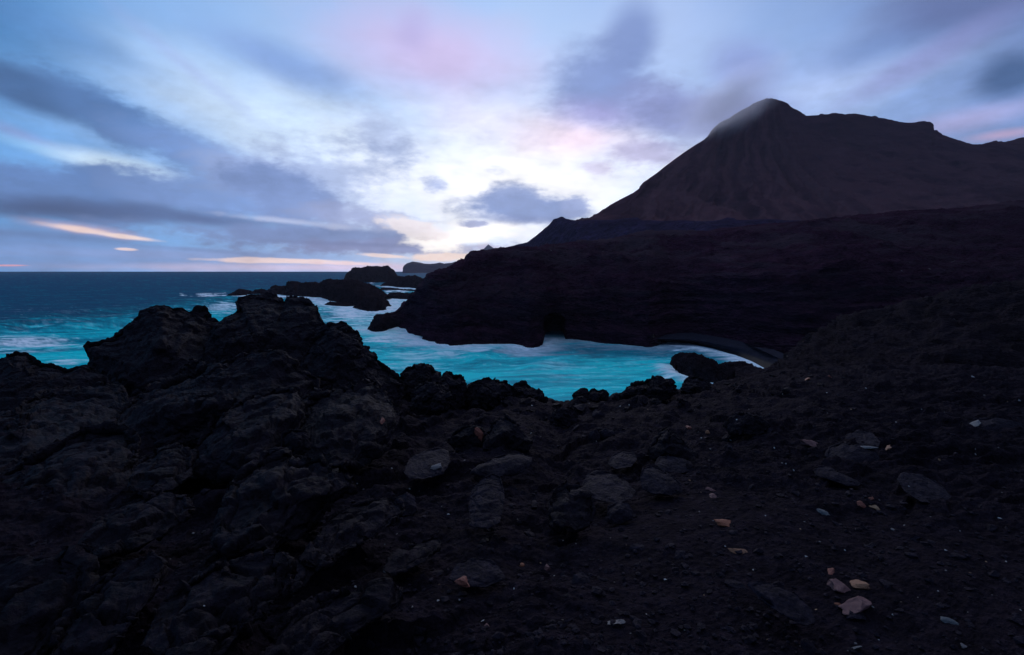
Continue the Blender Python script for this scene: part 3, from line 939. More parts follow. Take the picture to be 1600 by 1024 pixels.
# --- sea rocks
def sea_ridge(name, label, top, base, thick, amp, step=0.6, cat='rock', group=None, mat=None):
    """a rock standing in the sea: skyline over waterline, with a rounded back"""
    top = np.array(top, float); base = np.array(base, float)
    px = np.arange(top[0, 0], top[-1, 0] + 0.01, step)
    t = ipl(px, top, 1); b = ipl(px, base, 1)
    b = np.maximum(b, t + 0.3)
    Yb = sea_Y(px, b)
    kk = 5
    Yb = np.convolve(np.pad(Yb, kk, 'edge'), np.ones(2 * kk + 1) / (2 * kk + 1), 'valid')
    k = np.clip((b - t) / np.max(b - t), 0.03, 1) ** 0.6
    r0 = at(px, b, Yb); r0[:, 2] = -1.5
    r1 = at(px, b - 0.25 * (b - t), Yb + 0.12 * thick * k)
    r2 = at(px, b - 0.65 * (b - t), Yb + 0.4 * thick * k)
    r3 = at(px, t, Yb + thick * k)
    r4 = r3.copy(); r4[:, 1] += thick * 0.5 * k; r4[:, 2] = r3[:, 2] * 0.7
    r5 = r3.copy(); r5[:, 1] += thick * 1.0 * k; r5[:, 2] = -1.5
    P = loft([r0, r1, r2, r3, r4, r5], px, [8, 12, 14, 6, 6])
    s = P.shape
    n = grid_normals(P); n = n * np.sign(-n[..., 1:2] + 0.8 * n[..., 2:3])
    q = P.reshape(-1, 3)
    f = 2.2 / thick
    d = amp * (fbm(q * f, 3, 3) + 1.6 * billow(q * f * 2.2, 4, 9, 0.6)) + 0.55 * amp * (billow(q * f * 7, 5, 19, 0.7) + ridged(q * f * np.array([3, 3, 9]), 3, 29))
    a = np.interp(np.arange(s[0]), [0, 4, 10, 30, 34, 46], [0.1, 0.5, 1, 0.9, 0.65, 0.6])
    e = np.minimum(np.arange(s[1]), np.arange(s[1])[::-1]); a2 = np.clip(e / 8, 0.15, 1)
    P = P + n * (d.reshape(s[:2]) * a[:, None] * a2[None])[..., None]
    org = np.array([P[..., 0].mean(), P[..., 1].mean(), -1.5])
    o = link(name, mesh_np(name, (P - org).reshape(-1, 3), grid_faces(*s[:2])), mat or M_sea_rock)
    o.location = org
    tag(o, label, cat, group)
    return o


sea_ridge('sea_stack', 'blocky twin-topped sea stack standing behind the reef',
          [(537, 440), (539, 431), (545, 426), (550, 421), (556, 419), (565, 417), (574, 415.5), (582, 415), (589, 416.5), (592, 417), (597, 415.5), (603, 414.5), (607, 415), (610, 419), (611, 423), (616, 429), (622, 432), (626, 440)],
          [(537, 442), (626, 441)], 60, 2.6)
sea_ridge('skerry', 'low black skerry between the sea stack and the headland', [(594, 446), (602, 441), (609, 436), (618, 432), (630, 431), (642, 430), (652, 431), (664, 436)], [(596, 447), (620, 449), (658, 451)], 40, 1.6)
sea_ridge('skerry', 'flat wave-washed skerry in the foaming channel', [(600, 463), (606, 459), (615, 456.5), (626, 457), (635, 459), (645, 457), (655, 458)], [(600, 464), (615, 467.5), (655, 469)], 18, 0.8)
sea_ridge('skerry', 'thin strip of black rock just in front of the low skerry', [(590, 452), (600, 449.5), (615, 450.5), (630, 452), (650, 453)], [(590, 453.5), (620, 454), (650, 455.5)], 14, 0.6)
sea_ridge('reef', 'long black lava reef running out into the sea',
          [(384, 458), (395, 455), (408, 454.5), (420, 453.5), (423, 449), (427, 447), (440, 446), (447, 449), (449, 444.5), (452, 441), (456, 440), (461, 442), (465, 446), (472, 443), (480, 441), (490, 440), (494, 441), (500, 440), (507, 437.5), (512, 436), (518, 437), (525, 439), (537, 437), (550, 437), (565, 440), (580, 446), (592, 456), (602, 464)],
          [(384, 460), (420, 460.5), (450, 462), (477, 465), (500, 466.5), (508, 468), (515, 472), (540, 476), (560, 478), (602, 474)], 42, 1.7)
sea_ridge('reef_rock', 'small pointed black rock at the seaward tip of the reef', [(353, 462), (358, 460), (366, 456), (371, 453), (375, 452), (380, 454), (386, 459)], [(353, 463), (386, 461.5)], 20, 0.8)
sea_ridge('reef_rock', 'low toothed black rock in foam at the foot of the reef', [(507, 476), (511, 473), (516, 471.5), (525, 474), (535, 473), (545, 475), (553, 478)], [(507, 477), (553, 479.5)], 10, 0.6)
sea_ridge('dome_rock', 'rounded black dome rock standing in foam in front of the reef', [(550, 483), (556, 478), (561, 469), (568, 463.5), (576, 461), (584, 461.5), (591, 464), (597, 470), (600, 477), (604, 483)], [(550, 484.5), (560, 486), (575, 488), (592, 487.5), (604, 485)], 22, 1.0)
sea_ridge('reef_rock', 'tiny black rock beside the dome rock', [(598, 478), (601, 473.5), (604, 472), (607, 475), (611, 478)], [(598, 480), (611, 480)], 5, 0.3)
sea_ridge('shore_rock', 'low black rock in white foam at the left foot of the headland', [(574, 514), (578, 506), (583, 498), (586, 494), (592, 490), (602, 488), (609, 489), (614, 493), (622, 490), (632, 487), (648, 488)], [(574, 516), (585, 519), (600, 518.5), (612, 514), (625, 512), (648, 516)], 9, 0.55)
sea_ridge('cove_boulder', 'square black boulder standing in the water beside the beach', [(1055, 580), (1056, 562), (1058, 557), (1063, 552.5), (1070, 551), (1077, 550.5), (1084, 551.5), (1092, 553), (1103, 556.5), (1113, 560), (1121, 565), (1128, 572), (1136, 580)], [(1055, 574), (1061, 582), (1080, 591), (1110, 598), (1136, 600)], 6, 0.4)
sea_ridge('cove_boulder', 'low brownish black boulder between the cliff edge and the swash', [(1104, 588), (1112, 576), (1124, 573), (1132, 570), (1142, 568), (1152, 567), (1163, 567), (1172, 569), (1181, 572), (1189, 577), (1194, 583), (1197, 590)], [(1104, 598), (1197, 600)], 5, 0.4)

# --- the big outcrops on the left
rock('lava_outcrop', 'jagged lava outcrop with an overhanging left edge above the sea',
     [(131, 543), (136, 538), (150, 537), (172, 532), (179, 525), (187, 519), (200, 507), (212, 500), (221, 494), (219, 486), (230, 482), (245, 479), (260, 481), (270, 485), (280, 485), (297, 488), (304, 485), (311, 484), (320, 487), (326, 496), (336, 501), (360, 520), (380, 560), (370, 640), (280, 690), (160, 660), (128, 620), (137, 570), (140, 562)],
     9.5, 0.75, 0.6, 7, 0.07, 3, c=(250, 590), strata=(1, 1, 1.6))
rock('lava_outcrop', 'tallest lava outcrop, a flat-topped tower against the sea',
     [(332, 502), (346, 498), (352, 492), (362, 489), (371, 487), (372, 480), (369, 472), (375, 465), (390, 463), (412, 460), (430, 462), (440, 467), (444, 473), (450, 466), (460, 464), (475, 466), (485, 472), (494, 480), (496, 487), (500, 494), (506, 502), (511, 512), (530, 560), (520, 640), (430, 680), (330, 640), (310, 560)],
     10.0, 0.7, 0.6, 7, 0.06, 8, c=(425, 560), strata=(1, 1, 1.5))
rock('lava_outcrop', 'wedge-shaped lava outcrop sloping down to the turquoise cove',
     [(490, 530), (505, 512), (512, 507), (517, 505), (525, 507), (534, 503), (542, 507), (550, 515), (560, 520), (564, 530), (566, 539), (575, 545), (585, 552), (595, 567), (610, 580), (622, 590), (632, 604), (620, 650), (540, 670), (480, 640), (470, 570)],
     8.6, 0.7, 0.6, 7, 0.07, 12, c=(545, 585), strata=(1, 1, 1.5))
rock('lava_outcrop', 'rounded black outcrop at the left edge above the water',
     [(-120, 570), (-60, 556), (-20, 562), (0, 560), (10, 555), (25, 552), (42, 554), (52, 560), (64, 571), (80, 571), (95, 575), (107, 580), (120, 575), (138, 570), (170, 600), (150, 680), (20, 720), (-120, 700)],
     8.2, 0.7, 0.6, 7, 0.06, 17, c=(20, 630))
# --- boulders below the outcrops
rock('lava_boulder', 'lumpy ropy lava mass below the flat-topped tower',
     [(150, 680), (200, 630), (260, 595), (310, 572), (345, 566), (375, 560), (395, 548), (420, 547), (445, 553), (460, 566), (470, 580), (500, 592), (498, 625), (440, 670), (330, 690), (220, 720)],
     6.6, 0.7, 1.0, 7, 0.10, 21, strata=(0.8, 1.2, 1.8))
rock('lava_boulder', 'broad sloping lava slab at the left edge',
     [(-160, 700), (-60, 665), (20, 640), (70, 612), (120, 606), (190, 612), (215, 640), (225, 690), (140, 740), (0, 780), (-160, 790)],
     5.6, 0.6, 1.1, 7, 0.08, 25, strata=(0.7, 1.2, 1.8))
rock('lava_boulder', 'dark wedge-shaped slab low at the left edge',
     [(-160, 800), (-60, 765), (20, 735), (60, 715), (100, 690), (130, 673), (170, 668), (205, 672), (220, 690), (200, 760), (130, 830), (0, 890), (-160, 920)],
     4.0, 0.55, 1.0, 7, 0.07, 27, strata=(0.7, 1.2, 1.8))
rock('lava_boulder', 'round-shouldered lava boulder under the ropy mass',
     [(292, 740), (300, 710), (314, 688), (325, 672), (350, 645), (370, 631), (390, 622), (412, 616), (440, 610), (457, 606), (466, 618), (472, 632), (471, 655), (458, 690), (440, 720), (400, 740), (340, 755)],
     None, 0.8, 0.7, 6, 0.07, 31)
rock('lava_boulder', 'broad lava boulder with a reddish patch on its right face',
     [(452, 700), (466, 660), (470, 625), (490, 616), (525, 610), (548, 604), (582, 600), (594, 604), (602, 615), (613, 632), (618, 655), (617, 672), (606, 695), (594, 712), (560, 730), (510, 735), (470, 722)],
     None, 0.8, 0.7, 6, 0.08, 37)
rock('lava_boulder', 'small knobby lava lump wedged between two large boulders',
     [(440, 684), (443, 677), (455, 672), (468, 673), (478, 673), (484, 684), (486, 700), (474, 712), (450, 708), (441, 698)],
     3.9, 0.8, 0.3, 5, 0.12, 39)
rock('lava_boulder', 'large rough lava boulder with a ragged crest in the left foreground',
     [(328, 850), (337, 810), (347, 790), (355, 772), (366, 752), (380, 737), (400, 722), (414, 714), (430, 708), (450, 705), (458, 714), (466, 722), (486, 720), (506, 720), (516, 732), (534, 738), (550, 747), (552, 760), (536, 774), (520, 786), (505, 802), (470, 840), (420, 868), (360, 876)],
     None, 0.7, 0.9, 6, 0.09, 41)
rock('lava_slab', 'smooth tilted lava slab right of the ragged boulder',
     [(466, 880), (480, 850), (500, 822), (520, 806), (548, 790), (580, 782), (612, 778), (628, 784), (632, 798), (618, 815), (590, 834), (560, 852), (530, 870), (500, 892)],
     None, 0.35, 1.3, 6, 0.07, 45)
rock('lava_slab', 'narrow finger of lava pointing up to the right',
     [(596, 892), (606, 874), (630, 858), (660, 845), (682, 840), (690, 848), (684, 862), (664, 878), (636, 892), (612, 900)],
     None, 0.4, 1.2, 5, 0.06, 47)
rock('lava_slab', 'rounded lava lobe at the bottom below the tilted slab',
     [(410, 1030), (430, 985), (460, 955), (500, 935), (560, 915), (612, 905), (630, 918), (628, 940), (600, 962), (560, 985), (520, 1020), (470, 1060)],
     None, 0.3, 1.3, 6, 0.06, 49)
rock('lava_slab', 'low lava slab with a cracked edge in the dark lower left',
     [(215, 1010), (240, 950), (300, 905), (360, 880), (430, 868), (458, 880), (448, 920), (400, 970), (350, 1020), (280, 1060)],
     None, 0.22, 1.35, 6, 0.06, 53)
for lab, ol, Y, th_, ln, sd in [
    ('big dark slab filling the bottom left corner', [(-200, 1080), (-160, 960), (-60, 905), (40, 870), (110, 862), (150, 880), (140, 930), (90, 990), (40, 1050), (-40, 1110)], None, 0.3, 1.2, 151),
    ('long tilted slab reaching up from the bottom left corner', [(60, 1060), (90, 985), (140, 920), (190, 880), (240, 862), (262, 878), (240, 930), (200, 985), (160, 1050), (110, 1090)], None, 0.3, 1.25, 152),
    ('broken slab in the dark hollow below the wedge-shaped slab', [(120, 850), (150, 815), (200, 785), (250, 770), (292, 776), (300, 800), (262, 832), (210, 862), (150, 872)], None, 0.35, 1.1, 153),
    ('small slab between the wedge-shaped slab and the round-shouldered boulder', [(196, 762), (216, 724), (248, 700), (280, 694), (300, 712), (298, 742), (270, 766), (226, 778)], None, 0.5, 0.9, 154),
    ('narrow rib of lava beside the cracked edge slab', [(440, 905), (456, 880), (476, 866), (492, 872), (490, 896), (468, 925), (446, 940)], None, 0.4, 1.0, 155),
    ('sharp edged plate under the ragged boulder', [(300, 905), (322, 876), (356, 862), (392, 860), (414, 872), (396, 892), (350, 915), (316, 922)], None, 0.3, 1.2, 156),
]:
    rock('lava_slab', lab, ol, Y, th_, ln, 6, 0.08, sd)
# --- rocks along the cliff edge
for nm, lab, ol, Y, sd in [
    ('edge_rock', 'double-humped black rock at the cliff edge left of the cove', [(612, 610), (622, 592), (628, 584), (637, 576), (650, 571), (662, 567), (672, 571), (681, 580), (690, 580), (694, 596), (690, 615), (650, 632), (615, 630)], 9.4, 61),
    ('edge_rock', 'steep-sided black rock standing at the left corner of the cove', [(688, 600), (691, 586), (697, 580), (705, 583), (710, 588), (718, 586), (724, 590), (729, 600), (730, 625), (722, 640), (700, 640), (688, 625)], 8.8, 62),
    ('edge_rock', 'squat boulder in front of the steep-sided edge rock', [(640, 640), (646, 614), (656, 602), (672, 596), (688, 598), (700, 608), (704, 626), (700, 642), (680, 650), (652, 650)], 7.6, 63),
    ('edge_rock', 'broad mound of clinker on the edge below the brightest water', [(724, 620), (730, 603), (736, 597), (745, 591), (760, 589), (771, 592), (780, 597), (790, 597), (799, 603), (806, 610), (804, 628), (770, 640), (735, 640)], 8.9, 64),
    ('edge_rock', 'small knob right of the broad clinker mound', [(798, 606), (804, 600), (810, 599), (819, 597), (826, 604), (836, 608), (848, 611), (852, 624), (830, 636), (804, 630)], 9.2, 65),
    ('edge_rock', 'first of three round knobs in a row on the cliff edge', [(894, 618), (900, 611), (906, 607), (912, 606), (918, 608), (921, 614), (920, 624), (908, 628), (896, 626)], 9.6, 66),
    ('edge_rock', 'middle one of three round knobs in a row on the cliff edge', [(919, 614), (923, 609), (928, 607), (933, 610), (935, 618), (930, 626), (921, 624)], 9.6, 67),
    ('edge_rock', 'last of three round knobs in a row on the cliff edge', [(934, 613), (938, 609.5), (943, 609), (948, 611), (952, 616), (950, 626), (938, 628), (934, 622)], 9.6, 68),
    ('edge_rock', 'long humped black rock at the edge near the cove boulder', [(966, 620), (976, 611), (982, 605), (995, 600), (1010, 597), (1016, 592), (1022, 589), (1031, 588), (1040, 593), (1048, 591), (1053, 596), (1057, 603), (1060, 614), (1040, 626), (1000, 630), (972, 630)], 9.6, 69),
    ('edge_rock', 'low black rock closing the gap below the square boulder', [(1064, 612), (1067, 600), (1070, 593), (1078, 590), (1090, 590), (1104, 594), (1112, 602), (1108, 614), (1085, 620)], 10.2, 70),
]:
    rock(nm, lab, ol, Y, 0.95, 0.45, 6, 0.13, sd, cat='rock', grit=1.0, box=0.8, cuts=10)
# --- stones on the ledge
ST = [
    ('stone_block', 'angular lava block with a red patch beside its twin', [(698, 690), (706, 678), (722, 668), (740, 664), (754, 668), (762, 680), (758, 696), (738, 710), (714, 706)], 0.8, 0.4, 71, M_rock, 5, 0.09),
    ('stone_block', 'rough lava block leaning on the one with the red patch', [(752, 704), (762, 676), (772, 656), (790, 652), (808, 660), (820, 676), (834, 690), (826, 706), (794, 712), (768, 712)], 0.8, 0.4, 72, M_rock, 5, 0.11),
    ('flat_stone', 'flat stone half sunk in the sand with a pale chip on it', [(630, 738), (640, 718), (660, 706), (684, 700), (700, 704), (704, 722), (692, 742), (664, 750), (640, 748)], 0.35, 1.0, 73, M_stone, 5, 0.05),
    ('flat_stone', 'lens-shaped smooth stone lying above the upright slab', [(734, 740), (746, 728), (768, 716), (796, 709), (818, 709), (832, 716), (830, 728), (812, 740), (784, 746), (756, 748)], 0.5, 0.7, 74, M_stone, 5, 0.04),
    ('flat_stone', 'tapered slab pointing toward the lens-shaped stone', [(734, 822), (732, 790), (738, 764), (754, 748), (770, 740), (782, 746), (788, 770), (788, 800), (782, 818), (760, 828)], 0.3, 1.1, 75, M_stone, 6, 0.05),
    ('knobby_stone', 'knobby clinker lump in the middle of the ledge', [(856, 822), (858, 790), (866, 768), (884, 756), (908, 760), (924, 774), (930, 800), (922, 824), (900, 838), (872, 836)], 0.6, 0.7, 76, M_rock, 5, 0.12),
    ('flat_stone', 'broad flat plate of basalt between the clinker lump and the split stone', [(908, 762), (916, 744), (930, 736), (952, 738), (978, 752), (994, 768), (988, 780), (966, 788), (940, 784), (918, 776)], 0.35, 1.1, 77, M_stone, 5, 0.04),
    ('flat_stone', 'thick grooved stone beside the broad basalt plate', [(1000, 748), (1004, 732), (1020, 728), (1044, 740), (1064, 756), (1066, 770), (1044, 776), (1018, 772), (1004, 764)], 0.55, 0.7, 78, M_stone, 5, 0.06),
    ('flat_stone', 'small angular stone below the broad basalt plate', [(946, 812), (950, 792), (966, 784), (982, 786), (990, 800), (988, 812), (968, 820), (952, 820)], 0.6, 0.6, 79, M_stone, 5, 0.07),
    ('stone_block', 'dark pyramid-shaped stone right of centre', [(1008, 708), (1020, 692), (1030, 674), (1042, 668), (1058, 676), (1074, 694), (1092, 710), (1086, 722), (1050, 726), (1020, 722)], 0.7, 0.5, 80, M_rock, 5, 0.08),
    ('flat_stone', 'long thin slab lying under the pyramid-shaped stone', [(1022, 726), (1030, 714), (1056, 714), (1080, 722), (1086, 734), (1066, 740), (1040, 738)], 0.4, 0.8, 81, M_stone, 5, 0.05),
    ('round_stone', 'round dark boulder near the cliff edge', [(858, 660), (862, 644), (874, 636), (890, 636), (902, 644), (905, 658), (898, 668), (876, 670)], 0.8, 0.3, 82, M_rock, 5, 0.08),
    ('round_stone', 'small stone right of the round dark boulder', [(924, 646), (930, 640), (940, 642), (946, 650), (938, 656), (926, 655)], 0.8, 0.3, 83, M_stone, 4, 0.08),
    ('round_stone', 'rough stone of a touching pair near the edge', [(918, 686), (922, 674), (932, 670), (938, 678), (938, 690), (926, 694)], 0.8, 0.3, 84, M_stone, 4, 0.08),
    ('round_stone', 'larger smooth stone of a touching pair near the edge', [(934, 686), (936, 674), (946, 668), (958, 672), (962, 682), (954, 690), (940, 690)], 0.8, 0.3, 85, M_stone, 4, 0.08),
    ('flat_stone', 'pale topped flat stone above the broad basalt plate', [(950, 726), (956, 712), (972, 704), (990, 706), (996, 718), (986, 730), (964, 734)], 0.4, 0.9, 86, M_stone, 5, 0.05),
    ('flat_stone', 'long low stone in the right rubble with a blue grey chip', [(1288, 712), (1296, 698), (1316, 692), (1346, 696), (1370, 706), (1376, 718), (1358, 726), (1326, 728), (1300, 724)], 0.5, 0.7, 87, M_stone, 5, 0.06),
    ('flat_stone', 'thin ridge of stone running down to the right', [(1270, 734), (1280, 728), (1296, 730), (1320, 742), (1342, 752), (1346, 760), (1324, 760), (1296, 750), (1276, 744)], 0.4, 0.8, 88, M_stone, 5, 0.05),
    ('flat_stone', 'flat layered slab above the long low stone', [(1318, 692), (1322, 680), (1340, 672), (1362, 676), (1376, 690), (1372, 700), (1344, 698)], 0.3, 1.0, 89, M_stone, 5, 0.06),
    ('flat_stone', 'broad dark slab in the right foreground', [(1400, 748), (1410, 738), (1440, 740), (1470, 758), (1488, 776), (1470, 790), (1440, 786), (1412, 768)], 0.3, 1.0, 90, M_stone, 5, 0.06),
    ('flat_stone', 'low layered ledge stone near the right edge', [(1500, 670), (1520, 656), (1560, 652), (1600, 660), (1604, 676), (1560, 682), (1520, 682)], 0.4, 0.8, 91, M_stone, 5, 0.07),
    ('flat_stone', 'dark stone under the hollow of loose rubble right of centre', [(1130, 664), (1142, 650), (1164, 644), (1190, 650), (1206, 664), (1196, 678), (1164, 682), (1140, 678)], 0.5, 0.6, 92, M_rock, 5, 0.12),
    ('flat_stone', 'smooth stone half buried at the bottom centre', [(700, 905), (712, 880), (740, 872), (770, 876), (784, 890), (790, 905), (760, 918), (724, 918)], 0.25, 1.1, 93, M_stone, 5, 0.05),
    ('round_stone', 'grey rounded stone beside the long crack', [(980, 862), (984, 852), (996, 848), (1006, 852), (1010, 862), (1002, 868), (988, 868)], 0.7, 0.4, 94, M_stone, 4, 0.06),
    ('flat_stone', 'long wedge-shaped slab at the lower right of the sand', [(1166, 912), (1190, 908), (1240, 925), (1270, 950), (1276, 975), (1256, 980), (1220, 960), (1186, 935)], 0.25, 1.1, 95, M_stone, 5, 0.05),
    ('round_stone', 'squat dark stone left of the lens-shaped stone', [(618, 800), (622, 778), (636, 768), (648, 776), (652, 796), (644, 808), (628, 810)], 0.6, 0.6, 96, M_stone, 5, 0.07),
    ('round_stone', 'smooth dark pebble in the lower centre', [(892, 912), (896, 898), (910, 892), (922, 900), (924, 914), (912, 922), (898, 920)], 0.6, 0.6, 97, M_stone, 4, 0.05),
]
NAMED = {}
for nm, lab, ol, th_, ln, sd, mt, sb, am in ST:
    o = rock(nm, lab, ol, None, th_, ln, sb, am, sd, mt, cat='stone', grit=1.0 if mt is M_rock else 0.35)
    NAMED[lab] = o

# ------------------------------------------------------------------ things lying on top: find the surface by casting a ray down the sight line
bpy.context.view_layer.update()
DG = bpy.context.evaluated_depsgraph_get()
from mathutils import Vector


def hit(px, py):
    d = ray(np.array(float(px)), np.array(float(py)))
    ok, loc, nor, idx, ob, mtx = sc.ray_cast(DG, Vector(CAM), Vector(d).normalized())
    return (loc, nor, ob) if ok else (None, None, None)


def pebble_mesh(name, seed, flat=0.5, elong=1.5, sub=3, ang=0.25):
    V, Fc = ico(sub)
    off = np.array([seed * 2.3, seed * 0.7, seed * 1.9])
    W = V.astype(np.float64).copy()
    # cut a few planes for an angular look
    r = np.random.default_rng(seed)
    for _ in range(9):
        n = r.normal(size=3); n /= np.linalg.norm(n)
        dcut = r.uniform(0.35, 0.7)
        s = W @ n - dcut
        W -= np.where(s > 0, s, 0)[:, None] * n * 0.97
    W = W * (1 + ang * 0.5 * fbm(V * 1.6 + off, 3, seed))[:, None]
    W *= np.array([elong, 1.0, flat])
    return mesh_np(name, W, Fc, sub > 3)


def place(name, me, mat, px, py, wpx, label, cat, group=None, rot=None, sink=0.35, on_mesh=False):
    loc, nor, ob = hit(px, py)
    if loc is None:
        return None
    dep = (np.array(loc) - CAM) @ AF
    w = wpx / F_PX * dep / 2
    o = bpy.data.objects.new(name, me)
    COL.objects.link(o)
    ex = max(abs(v) for v in (me.vertices[0].co.x, 1.0))
    q = Vector(nor).to_track_quat('Z', 'Y')
    from mathutils import Quaternion
    q = q @ Quaternion((0, 0, 1), random.uniform(0, 6.28) if rot is None else rot)
    o.rotation_mode = 'QUATERNION'; o.rotation_quaternion = q
    o.scale = (w, w, w)
    o.location = Vector(loc) - Vector(nor) * w * (0.1 if sink < 0 else 0) + Vector(nor) * w * (0.5 - sink) * 0.8
    tag(o, label, cat, group)
    return o


def pm(kind, mat, seed, **kw):
    me = pebble_mesh(kind, seed, **kw)
    me.materials.append(mat)
    return me


SPECIAL = [
    ('stone', M_mauve, 1311, 919, 40, 0.8, 1.15, 0.2, 'largest of three coloured stones together, dull mauve brown'),
    ('stone', M_tan, 1346, 918, 30, 0.8, 1.4, 1.0, 'tan orange stone beside the largest mauve stone'),
    ('stone', M_mauve, 1337, 950, 44, 0.6, 1.6, -0.5, 'pale mauve wedge-shaped stone in front of the other two coloured stones'),
    ('chip', M_orange, 1308, 945, 10, 0.5, 1.5, -0.5, 'tiny orange chip beside the pale mauve wedge'),
    ('chip', M_red, 1298, 895, 16, 0.4, 1.8, -0.6, 'thin reddish chip above the largest mauve stone'),
    ('stone', M_orange, 1131, 818, 26, 0.5, 1.5, -0.6, 'rust orange leaf-shaped stone on the dark sand'),
    ('stone', M_tan, 1154, 863, 18, 0.4, 1.9, -0.7, 'narrow tan chip below the rust orange stone'),
    ('stone', M_mauve, 1112, 767, 15, 0.5, 1.4, -0.5, 'upper one of two small pinkish stones lying together'),
    ('stone', M_mauve, 1114, 777, 14, 0.6, 1.3, 0.1, 'lower one of two small pinkish stones lying together'),
    ('stone', M_red, 723, 911, 24, 0.5, 1.4, 0.1, 'brick red lump of scoria at the bottom centre'),
    ('stone', M_orange, 816, 883, 10, 0.6, 1.2, 0.3, 'small orange pebble between red scoria and the mottled stone'),
    ('stone', M_mauve, 854, 890, 18, 0.7, 1.0, 0.4, 'mottled pinkish pebble in the lower centre'),
    ('stone', M_mauve, 760, 979, 10, 0.6, 1.2, 0.9, 'small pale pink stone near the bottom edge'),
    ('stone', M_grey, 681, 732, 17, 0.5, 1.4, 0.5, 'pale grey chip lying on the flat sunken stone'),
    ('stone', M_red, 750, 678, 17, 0.3, 1.7, -1.1, 'red crust on the face of the angular lava block'),
    ('stone', M_red, 597, 660, 14, 0.25, 1.5, -1.4, 'dull red crust on the broad lava boulder'),
    ('stone', M_blue, 1358, 701, 19, 0.4, 2.0, -0.4, 'blue grey sliver lying on the long low stone'),
    ('stone', M_tan, 1387, 702, 13, 0.4, 2.0, -0.3, 'narrow tan sliver right of the blue grey sliver'),
    ('stone', M_blue, 1522, 665, 20, 0.4, 1.8, -0.2, 'blue grey chip among the right hand rubble'),
    ('stone', M_orange, 1262, 594, 10, 0.6, 1.5, 0.0, 'orange pebble near the far edge of the ledge'),
    ('stone', M_red, 1296, 589, 8, 0.6, 1.5, 0.0, 'red pebble right of the orange one near the far edge'),
    ('stone', M_red, 1346, 790, 14, 0.5, 1.6, -0.6, 'dark red piece of scoria in the right rubble'),
    ('stone', M_red, 1362, 780, 12, 0.6, 1.2, 0.5, 'upper dark red piece of scoria in the right rubble'),
    ('stone', M_ochre, 1366, 794, 12, 0.4, 2.2, -0.4, 'thin ochre sliver below the dark red scoria'),
    ('stone', M_blue, 1287, 803, 14, 0.5, 1.8, -0.8, 'pale streaked blue grey stone on the bare sand'),
    ('stone', M_blue, 1478, 972, 20, 0.35, 1.9, -0.6, 'bluish flat chip low in the right corner'),
    ('stone', M_blue, 1330, 1017, 18, 0.35, 2.2, -0.7, 'blue tinted sliver at the bottom edge'),
    ('stone', M_grey, 960, 976, 24, 0.5, 1.6, -0.6, 'grey streaked stone at the bottom centre right'),
    ('stone', M_grey, 1505, 1010, 12, 0.4, 1.8, -0.6, 'dull grey chip at the bottom right'),
    ('stone', M_red, 1075, 669, 11, 0.5, 1.6, 0.1, 'flat red chip beside the pale bean-shaped pebble'),
    ('stone', M_tan, 1106, 677, 9, 0.6, 1.4, 0.0, 'pale bean-shaped pebble at the edge of the rubble hollow'),
    ('stone', M_red, 842, 627, 8, 0.5, 1.4, 0.0, 'tiny red chip at the cliff edge'),
    ('stone', M_shell, 850, 623, 5, 0.6, 1.4, 0.0, 'bright white chip at the cliff edge'),
    ('stone', M_mauve, 1268, 695, 24, 0.5, 1.8, -0.4, 'dull brown stone at the lip of a small hollow'),
]
for i, (nm, mt, px, py, w, fl, el, rt, lab) in enumerate(SPECIAL):
    me = pm('coloured_stone' if nm == 'stone' else 'stone_chip', mt, 200 + i, flat=fl, elong=el, sub=4, ang=0.5)
    place('coloured_stone' if nm == 'stone' else 'stone_chip', me, mt, px, py, w / 1.08, lab, 'stone', None, rt, 0.3)

# pale flecks of shell and chips scattered on the sand
FLECK = [(1395, 828, 9), (1337, 827, 7), (1413, 821, 5), (1251, 827, 4), (1378, 875, 7), (1259, 870, 7), (1281, 847, 6), (1320, 860, 5), (1477, 860, 6), (1478, 892, 6), (1541, 878, 6), (1572, 878, 6), (1434, 934, 4), (1466, 924, 5), (1395, 961, 6), (1512, 957, 4), (1595, 954, 6), (1275, 953, 6), (1337, 1006, 7), (1373, 1000, 5),
         (1561, 810, 7), (1454, 808, 4), (1524, 702, 5), (1524, 710, 5), (1468, 719, 6), (1353, 607, 5), (1292, 614, 5), (1293, 646, 4), (1223, 616, 4), (1519, 589, 7), (1538, 618, 4), (1574, 628, 4), (1592, 626, 6), (1222, 724, 5), (1228, 725, 5), (1096, 685, 6), (1110, 702, 5), (1141, 688, 6), (1078, 751, 5), (1093, 800, 6), (1001, 632, 4), (983, 633, 4), (921, 631, 4), (969, 635, 4),
         (1039, 906, 7), (1060, 895, 6), (1177, 891, 6), (1133, 854, 5), (1114, 814, 5), (1196, 806, 4), (1016, 873, 4), (954, 841, 4), (762, 844, 8), (700, 804, 6), (690, 792, 5), (612, 732, 5), (558, 756, 4), (568, 765, 6), (640, 764, 5), (806, 765, 5), (726, 720, 6), (830, 677, 5), (831, 634, 5), (620, 835, 6), (600, 893, 8), (555, 917, 7), (454, 903, 5), (459, 931, 5), (684, 939, 7), (644, 949, 7), (755, 970, 8), (803, 920, 6), (718, 938, 7), (845, 880, 4), (866, 900, 5), (302, 834, 8), (319, 947, 5), (266, 874, 4), (655, 768, 4), (932, 690, 3), (1012, 640, 3), (900, 632, 3), (1085, 641, 3), (1151, 656, 5), (1170, 640, 4), (1210, 700, 5), (1240, 735, 5), (1330, 640, 4), (1400, 660, 4), (1440, 640, 4), (1560, 700, 5), (1420, 760, 4), (1500, 830, 4), (1550, 930, 4), (1100, 930, 4), (1010, 960, 5), (985, 990, 5), (900, 850, 4), (880, 845, 5), (960, 910, 4), (1070, 985, 5), (1200, 1000, 5), (1250, 1010, 4)]
